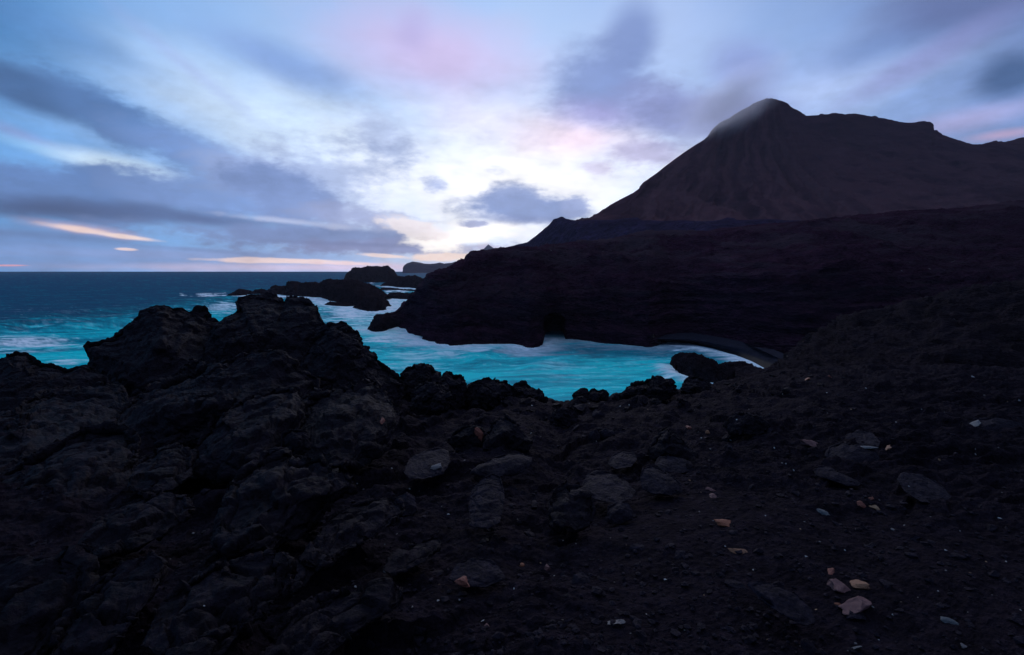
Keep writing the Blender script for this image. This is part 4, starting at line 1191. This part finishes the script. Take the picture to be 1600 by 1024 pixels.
fm = [pm('fleck', m, 400 + i, flat=0.4, elong=e, sub=2) for i, (m, e) in enumerate([(M_shell, 2.0), (M_shell, 1.3), (M_grey, 1.6), (M_ochre, 1.8)])]
for i, (px, py, w) in enumerate(FLECK):
    k = (0 if w >= 6 else 1) if i % 3 else 2
    if i % 7 == 3: k = 3
    lab = {0: 'slender whitish fleck lying on the black sand', 1: 'tiny whitish fleck lying on the black sand', 2: 'small grey chip lying on the black sand', 3: 'small ochre chip lying on the black sand'}[k]
    place('fleck', fm[k], None, px, py, w * 0.55, lab, 'pebble', {0: 'slender whitish flecks on the black sand', 1: 'tiny whitish flecks on the black sand', 2: 'small grey chips on the black sand', 3: 'small ochre chips on the black sand'}[k], -0.5 + random.uniform(-.3, .3), 0.3)

# loose black stones
bm_ = [pm('loose_stone', M_stone, 500 + i, flat=random.uniform(0.45, 0.8), elong=random.uniform(1.0, 1.6), sub=3, ang=0.45) for i in range(10)]
r = np.random.default_rng(21)
n = 0
while n < 150:
    px = r.uniform(560, 1600); py = 618 + 400 * r.uniform(0, 1) ** 1.5
    if r.uniform() > math.exp(-((px - 900) / 420) ** 2) + 0.15: continue
    loc, nor, ob = hit(px, py)
    if loc is None or ob.name.split('.')[0] != 'ground': continue
    w = min(r.lognormal(2.0, 0.5) * (0.6 + (py - 600) / 420), 26)
    place('loose_stone', bm_[n % 10], None, px, py, w, 'small loose black lava stone on the dark ledge', 'stone', 'loose black stones on the ledge', None, 0.35)
    n += 1

cb = [pm('clinker_block', M_rock, 560 + i, flat=random.uniform(0.6, 0.95), elong=random.uniform(1.0, 1.5), sub=4, ang=0.9) for i in range(8)]
r = np.random.default_rng(33)
n = 0; tries = 0
while n < 90 and tries < 3000:
    tries += 1
    px = r.uniform(610, 1330)
    e_ = float(ipl(np.array([px]), EDGE, 1)[0])
    py = e_ + 2 + 46 * r.uniform() ** 1.7
    loc, nor, ob = hit(px, py)
    if loc is None or ob.name.split('.')[0] not in ('ground', 'edge_rock'): continue
    w = min(r.lognormal(2.45, 0.45), 30) * (0.55 if px > 1080 else 1.0)
    place('clinker_block', cb[n % 8], None, px, py, w, 'rough black clinker block among the rubble along the cliff edge', 'rock', 'clinker blocks along the cliff edge', None, 0.45)
    n += 1

# gravel: far too many to count
def make_gravel():
    V, Fc = ico(1)
    r = np.random.default_rng(5)
    Vs = []; Fs = []; k = 0
    m = 0
    while m < 4500:
        Y = 1.9 + 8.0 * r.uniform() ** 1.6
        x = r.uniform(-1.0, 1.15) * Y
        if r.uniform() > 0.35 + 0.65 * (fbm(np.array([[x * 0.8, Y * 0.8, 3.3]]), 2, 88)[0] > 0.0): 
            if r.uniform() < 0.7: continue
        Vs.append((x, Y)); m += 1
    xy = np.array(Vs)
    z = ground_z(xy[:, 0], xy[:, 1])
    out = []
    for i, (x, y) in enumerate(xy):
        s = min(r.lognormal(-4.75, 0.45), 0.03)
        sc_ = s * np.array([r.uniform(0.8, 1.5), r.uniform(0.8, 1.5), r.uniform(0.5, 0.9)])
        a = r.uniform(0, 6.28); ca, sa = math.cos(a), math.sin(a)
        W = V * (1 + 0.25 * r.normal(size=(len(V), 1))) * sc_
        W = W @ np.array([[ca, -sa, 0], [sa, ca, 0], [0, 0, 1]]).T
        out.append(W + np.array([x, y, z[i] + s * 0.3])); Fs.append(Fc + i * len(V))
    o = link('gravel', mesh_np('gravel', np.concatenate(out), np.concatenate(Fs), False), M_stone)
    tag(o, 'black volcanic gravel strewn over the ledge', 'gravel', kind='stuff')


make_gravel()

# ------------------------------------------------------------------ haze
def make_haze():
    x0, x1, y0, y1, z0, z1 = -5200, 6500, -30, 4600, -45, 640
    V = [(x, y, z) for x in (x0, x1) for y in (y0, y1) for z in (z0, z1)]
    Fc = [(0, 1, 3, 2), (4, 6, 7, 5), (0, 4, 5, 1), (2, 3, 7, 6), (0, 2, 6, 4), (1, 5, 7, 3)]
    me = bpy.data.meshes.new('haze'); me.from_pydata(V, [], Fc); me.update()
    m = bpy.data.materials.new('sea_air'); m.use_nodes = True
    nt = m.node_tree
    nt.nodes.remove(nt.nodes['Principled BSDF'])
    pv = N_(nt, 'ShaderNodeVolumePrincipled')
    pv.inputs['Color'].default_value = (0.78, 0.78, 0.92, 1)
    pv.inputs['Density'].default_value = HAZE
    pv.inputs['Anisotropy'].default_value = 0.1
    nt.links.new(pv.outputs[0], nt.nodes['Material Output'].inputs['Volume'])
    o = link('haze', me, m)
    tag(o, 'thin blue evening haze over the sea and the hills', 'haze', kind='stuff')


HAZE = 0.00006
make_haze()


def make_mist():
    c = at(np.array(1136.0), np.array(160.0), 880.0)
    V, Fc = ico(4)
    W = V * np.array([150, 60, 66.0])
    W = W * (1 + 0.10 * fbm(V * 1.5, 2, 4))[:, None]
    m = bpy.data.materials.new('summit_cloud'); m.use_nodes = True
    nt = m.node_tree; L = nt.links
    nt.nodes.remove(nt.nodes['Principled BSDF'])
    tc = N_(nt, 'ShaderNodeTexCoord')
    mp = N_(nt, 'ShaderNodeMapping'); mp.inputs['Scale'].default_value = (1 / 150, 1 / 60, 1 / 66)
    L.new(tc.outputs['Object'], mp.inputs['Vector'])
    ln = N_(nt, 'ShaderNodeVectorMath', operation='LENGTH'); L.new(mp.outputs[0], ln.inputs[0])
    no = N_(nt, 'ShaderNodeTexNoise', i_Scale=2.2, i_Detail=5.0); L.new(mp.outputs[0], no.inputs['Vector'])
    ad = N_(nt, 'ShaderNodeMath', operation='MULTIPLY_ADD'); ad.inputs[1].default_value = -0.9
    L.new(no.outputs['Fac'], ad.inputs[0]); L.new(ln.outputs['Value'], ad.inputs[2])
    mr = N_(nt, 'ShaderNodeMapRange', interpolation_type='SMOOTHSTEP')
    mr.inputs['From Min'].default_value = 0.48; mr.inputs['From Max'].default_value = -0.6
    mr.inputs['To Min'].default_value = 0; mr.inputs['To Max'].default_value = 0.024
    L.new(ad.outputs[0], mr.inputs['Value'])
    pv = N_(nt, 'ShaderNodeVolumePrincipled'); pv.inputs['Color'].default_value = (0.86, 0.88, 1.0, 1); pv.inputs['Anisotropy'].default_value = 0.6
    L.new(mr.outputs[0], pv.inputs['Density'])
    L.new(pv.outputs[0], nt.nodes['Material Output'].inputs['Volume'])
    o = link('mist', mesh_np('mist', W, Fc), m)
    o.location = c
    o.rotation_euler = (0, -0.55, 0)
    tag(o, 'veil of grey cloud caught on the mountain summit', 'mist', kind='stuff')


make_mist()

# ------------------------------------------------------------------ sky
SUN_PX = (845, 335)
sd_ = ray(np.array(float(SUN_PX[0])), np.array(float(SUN_PX[1])))
sd_ = sd_ / np.linalg.norm(sd_)
SUN_EL = math.radians(24.0)
SUN_AZ = math.atan2(sd_[0], sd_[1])


def srgb(c):
    c = np.array(c, float) / 255
    return tuple(np.where(c <= 0.04045, c / 12.92, ((c + 0.055) / 1.055) ** 2.4))


def azel(px, py):
    d = ray(np.array(float(px)), np.array(float(py)))
    d = d / np.linalg.norm(d)
    return np.array([math.atan2(d[0], d[1]), math.asin(d[2])])


def make_sky():
    w = bpy.data.worlds.new('World'); sc.world = w; w.use_nodes = True
    nt = w.node_tree; L = nt.links
    bg = nt.nodes['Background']
    tc = N_(nt, 'ShaderNodeTexCoord')
    sep = N_(nt, 'ShaderNodeSeparateXYZ'); L.new(tc.outputs['Generated'], sep.inputs[0])

    def M(op, a, b=None, c=None):
        n = N_(nt, 'ShaderNodeMath', operation=op)
        for k, v in enumerate((a, b, c)):
            if v is None: continue
            if isinstance(v, (int, float)): n.inputs[k].default_value = v
            else: L.new(v, n.inputs[k])
        return n.outputs[0]
    az = M('ARCTAN2', sep.outputs[0], sep.outputs[1])
    el = M('ARCSINE', sep.outputs[2])
    ae = N_(nt, 'ShaderNodeCombineXYZ'); L.new(az, ae.inputs[0]); L.new(el, ae.inputs[1])
    # cloud-plane coordinates: clouds drift toward and away from the viewer, so streaks fan out from the horizon
    zz = M('ADD', M('MAXIMUM', sep.outputs[2], 0.0), 0.12)
    qx = M('DIVIDE', sep.outputs[0], zz); qy = M('DIVIDE', sep.outputs[1], zz)
    qs = N_(nt, 'ShaderNodeCombineXYZ'); L.new(M('MULTIPLY', qx, 1.5), qs.inputs[0]); L.new(M('MULTIPLY', qy, 0.32), qs.inputs[1])
    n_st = N_(nt, 'ShaderNodeTexNoise', i_Scale=1.6, i_Detail=4.0, i_Roughness=0.5); L.new(qs.outputs[0], n_st.inputs['Vector'])
    # billow noise, flattened toward the horizon
    fl = N_(nt, 'ShaderNodeCombineXYZ'); L.new(az, fl.inputs[0]); L.new(M('MULTIPLY', el, 2.2), fl.inputs[1])
    n_a = N_(nt, 'ShaderNodeTexNoise', i_Scale=5.0, i_Detail=6.0, i_Roughness=0.55); L.new(fl.outputs[0], n_a.inputs['Vector'])
    n_b = N_(nt, 'ShaderNodeTexNoise', i_Scale=13.0, i_Detail=6.0, i_Roughness=0.6); L.new(fl.outputs[0], n_b.inputs['Vector'])
    na = M('SUBTRACT', n_a.outputs['Fac'], 0.5); nb = M('SUBTRACT', n_b.outputs['Fac'], 0.5); ns = M('SUBTRACT', n_st.outputs['Fac'], 0.5)
    soft_n = M('ADD', M('MULTIPLY', na, 1.6), M('MULTIPLY', ns, 2.2))
    n_c = N_(nt, 'ShaderNodeTexNoise', i_Scale=34.0, i_Detail=5.0, i_Roughness=0.6); L.new(fl.outputs[0], n_c.inputs['Vector'])
    puff_n = M('ADD', M('ADD', M('MULTIPLY', na, 2.6), M('MULTIPLY', nb, 2.4)), M('MULTIPLY', M('SUBTRACT', n_c.outputs['Fac'], 0.5), 1.0))
    # base: blue of the dusk sky, deeper behind
    bz = ramp(nt, [(0.0, srgb((58, 80, 125))), (0.22, srgb((70, 122, 182))), (0.36, srgb((86, 150, 212))), (0.5, srgb((140, 178, 232))), (0.64, srgb((112, 135, 190))), (0.8, srgb((70, 88, 130))), (1.0, srgb((58, 80, 125)))])
    L.new(M('ADD', M('DIVIDE', az, 2 * math.pi), 0.5), bz.inputs[0])
    # ramp is over the full turn: -45..45 degrees of the picture are 0.375..0.625
    col = bz.outputs[0]
    up = ramp(nt, [(0.0, (1, 1, 1)), (0.42, (1, 1, 1)), (0.62, (1.0, 1.0, 1.0)), (1.0, (1.0, 1.0, 1.0))])
    zen = ramp(nt, [(0.5, (0, 0, 0)), (0.75, (1, 1, 1))])
    L.new(M('DIVIDE', el, math.pi / 2), up.inputs[0])
    mu = N_(nt, 'ShaderNodeMix', data_type='RGBA', blend_type='MULTIPLY'); mu.inputs['Factor'].default_value = 1
    L.new(col, mu.inputs['A']); L.new(up.outputs[0], mu.inputs['B']); col = mu.outputs['Result']
    # sky above the view brightened: added light for the water and rock tops
    L.new(M('DIVIDE', el, math.pi / 2), zen.inputs[0])
    mz = N_(nt, 'ShaderNodeMix', data_type='RGBA'); mz.inputs['B'].default_value = (0.36, 0.50, 0.74, 1)
    L.new(zen.outputs[0], mz.inputs['Factor']); L.new(col, mz.inputs['A']); col = mz.outputs['Result']

    def blob(cx, cy, rx, ry, rot, c, soft=0.9, op=1.0, nz='soft', k=0.5):
        nonlocal col
        c0 = azel(cx, cy)
        J = np.stack([(azel(cx + 2, cy) - azel(cx - 2, cy)) / 4, (azel(cx, cy + 2) - azel(cx, cy - 2)) / 4], 1)
        a = math.radians(rot)
        A = J @ np.array([[math.cos(a) * rx, -math.sin(a) * ry], [math.sin(a) * rx, math.cos(a) * ry]])
        U, S, _ = np.linalg.svd(A)
        mp = N_(nt, 'ShaderNodeMapping', vector_type='TEXTURE')
        mp.inputs['Location'].default_value = (c0[0], c0[1], 0)
        mp.inputs['Rotation'].default_value = (0, 0, math.atan2(U[1, 0], U[0, 0]))
        mp.inputs['Scale'].default_value = (S[0], S[1], 1)
        L.new(ae.outputs[0], mp.inputs['Vector'])
        ln = N_(nt, 'ShaderNodeVectorMath', operation='LENGTH'); L.new(mp.outputs[0], ln.inputs[0])
        v = M('MULTIPLY_ADD', soft_n if nz == 'soft' else puff_n, -k, ln.outputs['Value'])
        mr = N_(nt, 'ShaderNodeMapRange', interpolation_type='SMOOTHSTEP')
        mr.inputs['From Min'].default_value = 1.0 + soft * 0.4; mr.inputs['From Max'].default_value = 1.0 + soft * 0.4 - soft * 1.4
        mr.inputs['To Min'].default_value = 0; mr.inputs['To Max'].default_value = op
        L.new(v, mr.inputs['Value'])
        mx = N_(nt, 'ShaderNodeMix', data_type='RGBA')
        mx.inputs['B'].default_value = (*srgb(c), 1)
        L.new(mr.outputs[0], mx.inputs['Factor']); L.new(col, mx.inputs['A']); col = mx.outputs['Result']
    for b in SKY: blob(*b)
    # thicker and thinner cloud inside the banks
    lowm = N_(nt, 'ShaderNodeMapRange', interpolation_type='SMOOTHSTEP'); lowm.inputs['From Min'].default_value = 0.45; lowm.inputs['From Max'].default_value = 0.2
    L.new(el, lowm.inputs['Value'])
    var = M('ADD', M('MULTIPLY', M('MULTIPLY', puff_n, 0.28), lowm.outputs[0]), M('MULTIPLY', soft_n, 0.10))
    fac = M('SUBTRACT', 1.0, var)
    vm = N_(nt, 'ShaderNodeVectorMath', operation='SCALE'); L.new(col, vm.inputs[0]); L.new(fac, vm.inputs['Scale']); col = vm.outputs[0]
    # low sun behind the cloud bank, as the physical sky gives it
    nk = N_(nt, 'ShaderNodeTexSky', sky_type='NISHITA'); nk.sun_disc = False
    nk.sun_elevation = SUN_EL; nk.sun_rotation = SUN_AZ
    nk.air_density = 1.0; nk.dust_density = 0.6; nk.ozone_density = 3.0
    add = N_(nt, 'ShaderNodeMix', data_type='RGBA', blend_type='ADD'); add.inputs['Factor'].default_value = 0.006
    L.new(col, add.inputs['A']); L.new(nk.outputs[0], add.inputs['B'])
    L.new(add.outputs['Result'], bg.inputs['Color'])
    bg.inputs['Strength'].default_value = 1.07


SKY = [
    # clear sky and glow
    (760, 225, 560, 260, 8, (186, 210, 247), 1.0, 0.95, 'soft', 0.25),
    (450, 195, 270, 70, 22, (212, 232, 253), 0.9, 0.85, 'soft', 0.4),
    (800, 300, 315, 125, 0, (268, 267, 270), 1.0, 1.0, 'soft', 0.3),
    (1040, 60, 160, 130, -60, (174, 196, 240), 0.9, 0.6, 'soft', 0.4),
    (1290, 130, 230, 60, -22, (176, 195, 238), 0.9, 0.8, 'soft', 0.4),
    (680, 85, 190, 80, 12, (208, 186, 230), 0.9, 0.8, 'soft', 0.35),
    (900, 215, 110, 40, 0, (253, 220, 234), 0.9, 0.75, 'soft', 0.4),
    (770, 190, 150, 40, 10, (230, 224, 248), 0.9, 0.6, 'soft', 0.4),
    (-60, -10, 300, 150, 24, (58, 120, 180), 1.0, 0.85, 'soft', 0.3),
    # streaks
    (300, 110, 190, 14, 38, (158, 174, 226), 1.0, 0.4, 'soft', 0.5),
    (120, 60, 220, 26, 24, (92, 140, 200), 1.0, 0.5, 'soft', 0.7),
    (440, 98, 150, 34, 22, (128, 160, 218), 0.9, 0.85, 'soft', 0.5),
    (600, 215, 60, 30, 40, (184, 200, 238), 0.8, 0.8, 'puff', 0.76),
    (645, 50, 34, 40, 20, (176, 168, 220), 0.9, 0.6, 'soft', 0.4),
    # upper left dark band
    (60, 145, 170, 38, 16, (62, 96, 144), 0.6, 0.97, 'soft', 0.45),
    (190, 190, 150, 38, 28, (80, 117, 172), 0.55, 0.95, 'puff', 0.57),
    (290, 232, 120, 30, 18, (112, 144, 202), 0.6, 0.9, 'puff', 0.66),
    (400, 262, 110, 26, 14, (158, 178, 226), 0.8, 0.7, 'puff', 0.76),
    (40, 216, 90, 14, 22, (150, 150, 198), 0.9, 0.5, 'soft', 0.4),
    (60, 232, 110, 13, 16, (140, 190, 236), 0.9, 0.85, 'soft', 0.4),
    (185, 262, 130, 20, 14, (212, 234, 252), 0.8, 0.95, 'soft', 0.4),
    # big lower left cloud
    (100, 300, 250, 50, 8, (92, 126, 184), 0.40, 0.97, 'puff', 0.49),
    (330, 312, 150, 40, 8, (116, 146, 204), 0.45, 0.95, 'puff', 0.61),
    (500, 280, 150, 60, 0, (164, 182, 228), 0.8, 0.75, 'puff', 0.85),
    (450, 315, 95, 52, 24, (122, 146, 202), 0.45, 0.92, 'puff', 0.66),
    (90, 326, 290, 19, 3, (40, 58, 102), 1.0, 0.97, 'soft', 0.25),
    (320, 344, 220, 17, 5, (68, 88, 138), 1.0, 0.95, 'soft', 0.3),
    # low banks
    (40, 374, 240, 24, 3, (104, 138, 194), 0.7, 0.9, 'soft', 0.3),
    (70, 368, 190, 7, 4, (88, 116, 168), 0.9, 0.6, 'soft', 0.4),
    (480, 368, 240, 22, 2, (110, 130, 182), 0.55, 0.95, 'puff', 0.76),
    (560, 338, 110, 20, 5, (160, 170, 214), 0.7, 0.85, 'puff', 0.85),
    (440, 345, 130, 6, 6, (196, 204, 236), 0.8, 0.7, 'puff', 0.95),
    (640, 386, 180, 13, 0, (124, 134, 184), 0.5, 0.95, 'puff', 0.85),
    (560, 382, 140, 4, 2, (104, 116, 166), 0.9, 0.7, 'soft', 0.4),
    (250, 398, 420, 13, 1, (132, 154, 208), 0.9, 0.85, 'soft', 0.3),
    (300, 390, 130, 4, 4, (104, 128, 182), 0.9, 0.6, 'soft', 0.5),
    (140, 413, 340, 11, 0, (124, 152, 206), 0.9, 0.85, 'soft', 0.3),
    (540, 418, 330, 8, 0, (216, 200, 230), 0.9, 0.9, 'soft', 0.25),
    # bright breaks
    (735, 368, 78, 20, -10, (290, 282, 276), 0.6, 0.97, 'puff', 1.04),
    (650, 354, 70, 12, 14, (258, 246, 248), 0.5, 0.9, 'puff', 1.14),
    (880, 290, 90, 36, 0, (254, 253, 255), 0.9, 0.8, 'soft', 0.4),
    (140, 360, 100, 9, 8.5, (200, 172, 196), 1.0, 0.8, 'puff', 0.4),
    (120, 358, 58, 5.5, 8, (262, 226, 212), 0.7, 0.95, 'puff', 0.5),
    (195, 370, 66, 4, 7, (262, 232, 220), 0.7, 0.95, 'puff', 0.5),
    (196, 389.5, 18, 2.6, 3, (250, 222, 220), 0.5, 0.95, 'puff', 0.57),
    (450, 408, 120, 4, 1, (252, 224, 222), 0.5, 0.95, 'puff', 0.66),
    (540, 412, 60, 3, 1, (246, 216, 222), 0.5, 0.85, 'puff', 0.66),
    (690, 402, 46, 6, 0, (255, 230, 222), 0.5, 0.95, 'puff', 0.95),
    (600, 400, 40, 3, 4, (250, 226, 224), 0.5, 0.9, 'puff', 0.95),
    (14, 415, 32, 1.6, 0, (226, 160, 176), 0.6, 0.95, 'soft', 0.15),
    # cumulus in front of the glow
    (822, 326, 116, 27, 2, (122, 144, 198), 0.5, 0.98, 'puff', 0.42),
    (800, 306, 50, 22, 0, (134, 154, 206), 0.55, 0.95, 'puff', 0.5),
    (900, 322, 24, 16, 0, (150, 166, 216), 0.5, 0.9, 'puff', 0.76),
    (815, 343, 100, 8, 3, (112, 130, 184), 0.9, 0.7, 'soft', 0.3),
    (683, 289, 24, 15, 0, (172, 186, 228), 0.7, 0.9, 'puff', 0.76),
    (782, 262, 20, 12, 0, (212, 216, 242), 0.8, 0.8, 'puff', 0.95),
    (745, 350, 26, 7, 0, (154, 164, 210), 0.6, 0.9, 'puff', 0.95),
    (770, 388, 40, 7, 0, (186, 182, 216), 0.7, 0.8, 'puff', 0.95),
    (1010, 240, 60, 26, 0, (190, 184, 226), 0.8, 0.8, 'puff', 0.76),
    (930, 264, 30, 14, 0, (218, 210, 240), 0.8, 0.8, 'puff', 0.76),
    # upper right clouds
    (935, 130, 92, 74, -10, (112, 136, 194), 0.6, 0.95, 'puff', 0.3),
    (985, 60, 46, 66, 14, (112, 136, 194), 0.7, 0.9, 'soft', 0.35),
    (940, 180, 100, 30, 5, (152, 146, 204), 0.9, 0.75, 'soft', 0.3),
    (1060, 180, 120, 50, 18, (132, 142, 198), 0.7, 0.92, 'puff', 0.4),
    (1165, 110, 70, 60, 10, (136, 152, 210), 0.8, 0.85, 'soft', 0.5),
    (1150, 170, 100, 36, 0, (120, 132, 188), 0.8, 0.85, 'soft', 0.4),
    (1400, 60, 240, 42, -20, (108, 136, 192), 0.9, 0.85, 'soft', 0.5),
    (1520, 5, 220, 60, -10, (94, 108, 158), 0.9, 0.9, 'soft', 0.4),
    (1440, 95, 160, 24, -28, (138, 142, 198), 0.9, 0.65, 'soft', 0.6),
    (1500, 190, 170, 22, -14, (178, 172, 218), 0.9, 0.7, 'soft', 0.4),
    (1580, 122, 74, 42, -20, (62, 90, 136), 0.7, 0.97, 'soft', 0.3),
    (1570, 210, 70, 9, -8, (222, 178, 204), 1.0, 0.55, 'soft', 0.3),
]
make_sky()

sl = bpy.data.lights.new('sun', 'SUN')
so = bpy.data.objects.new('sun', sl); COL.objects.link(so)
sl.energy = 0.8; sl.angle = math.radians(32); sl.color = (1.0, 0.95, 1.0)
sdir = Vector((math.sin(SUN_AZ) * math.cos(SUN_EL), math.cos(SUN_AZ) * math.cos(SUN_EL), math.sin(SUN_EL)))
so.rotation_euler = sdir.to_track_quat('Z', 'Y').to_euler()
so.location = (0, 200, 300)

# ------------------------------------------------------------------ render settings
sc.view_settings.view_transform = 'Standard'
sc.view_settings.look = 'None'
sc.view_settings.exposure = 0.0
sc.view_settings.gamma = 1.0
sc.cycles.use_denoising = True
sc.cycles.max_bounces = 6
sc.cycles.volume_bounces = 0
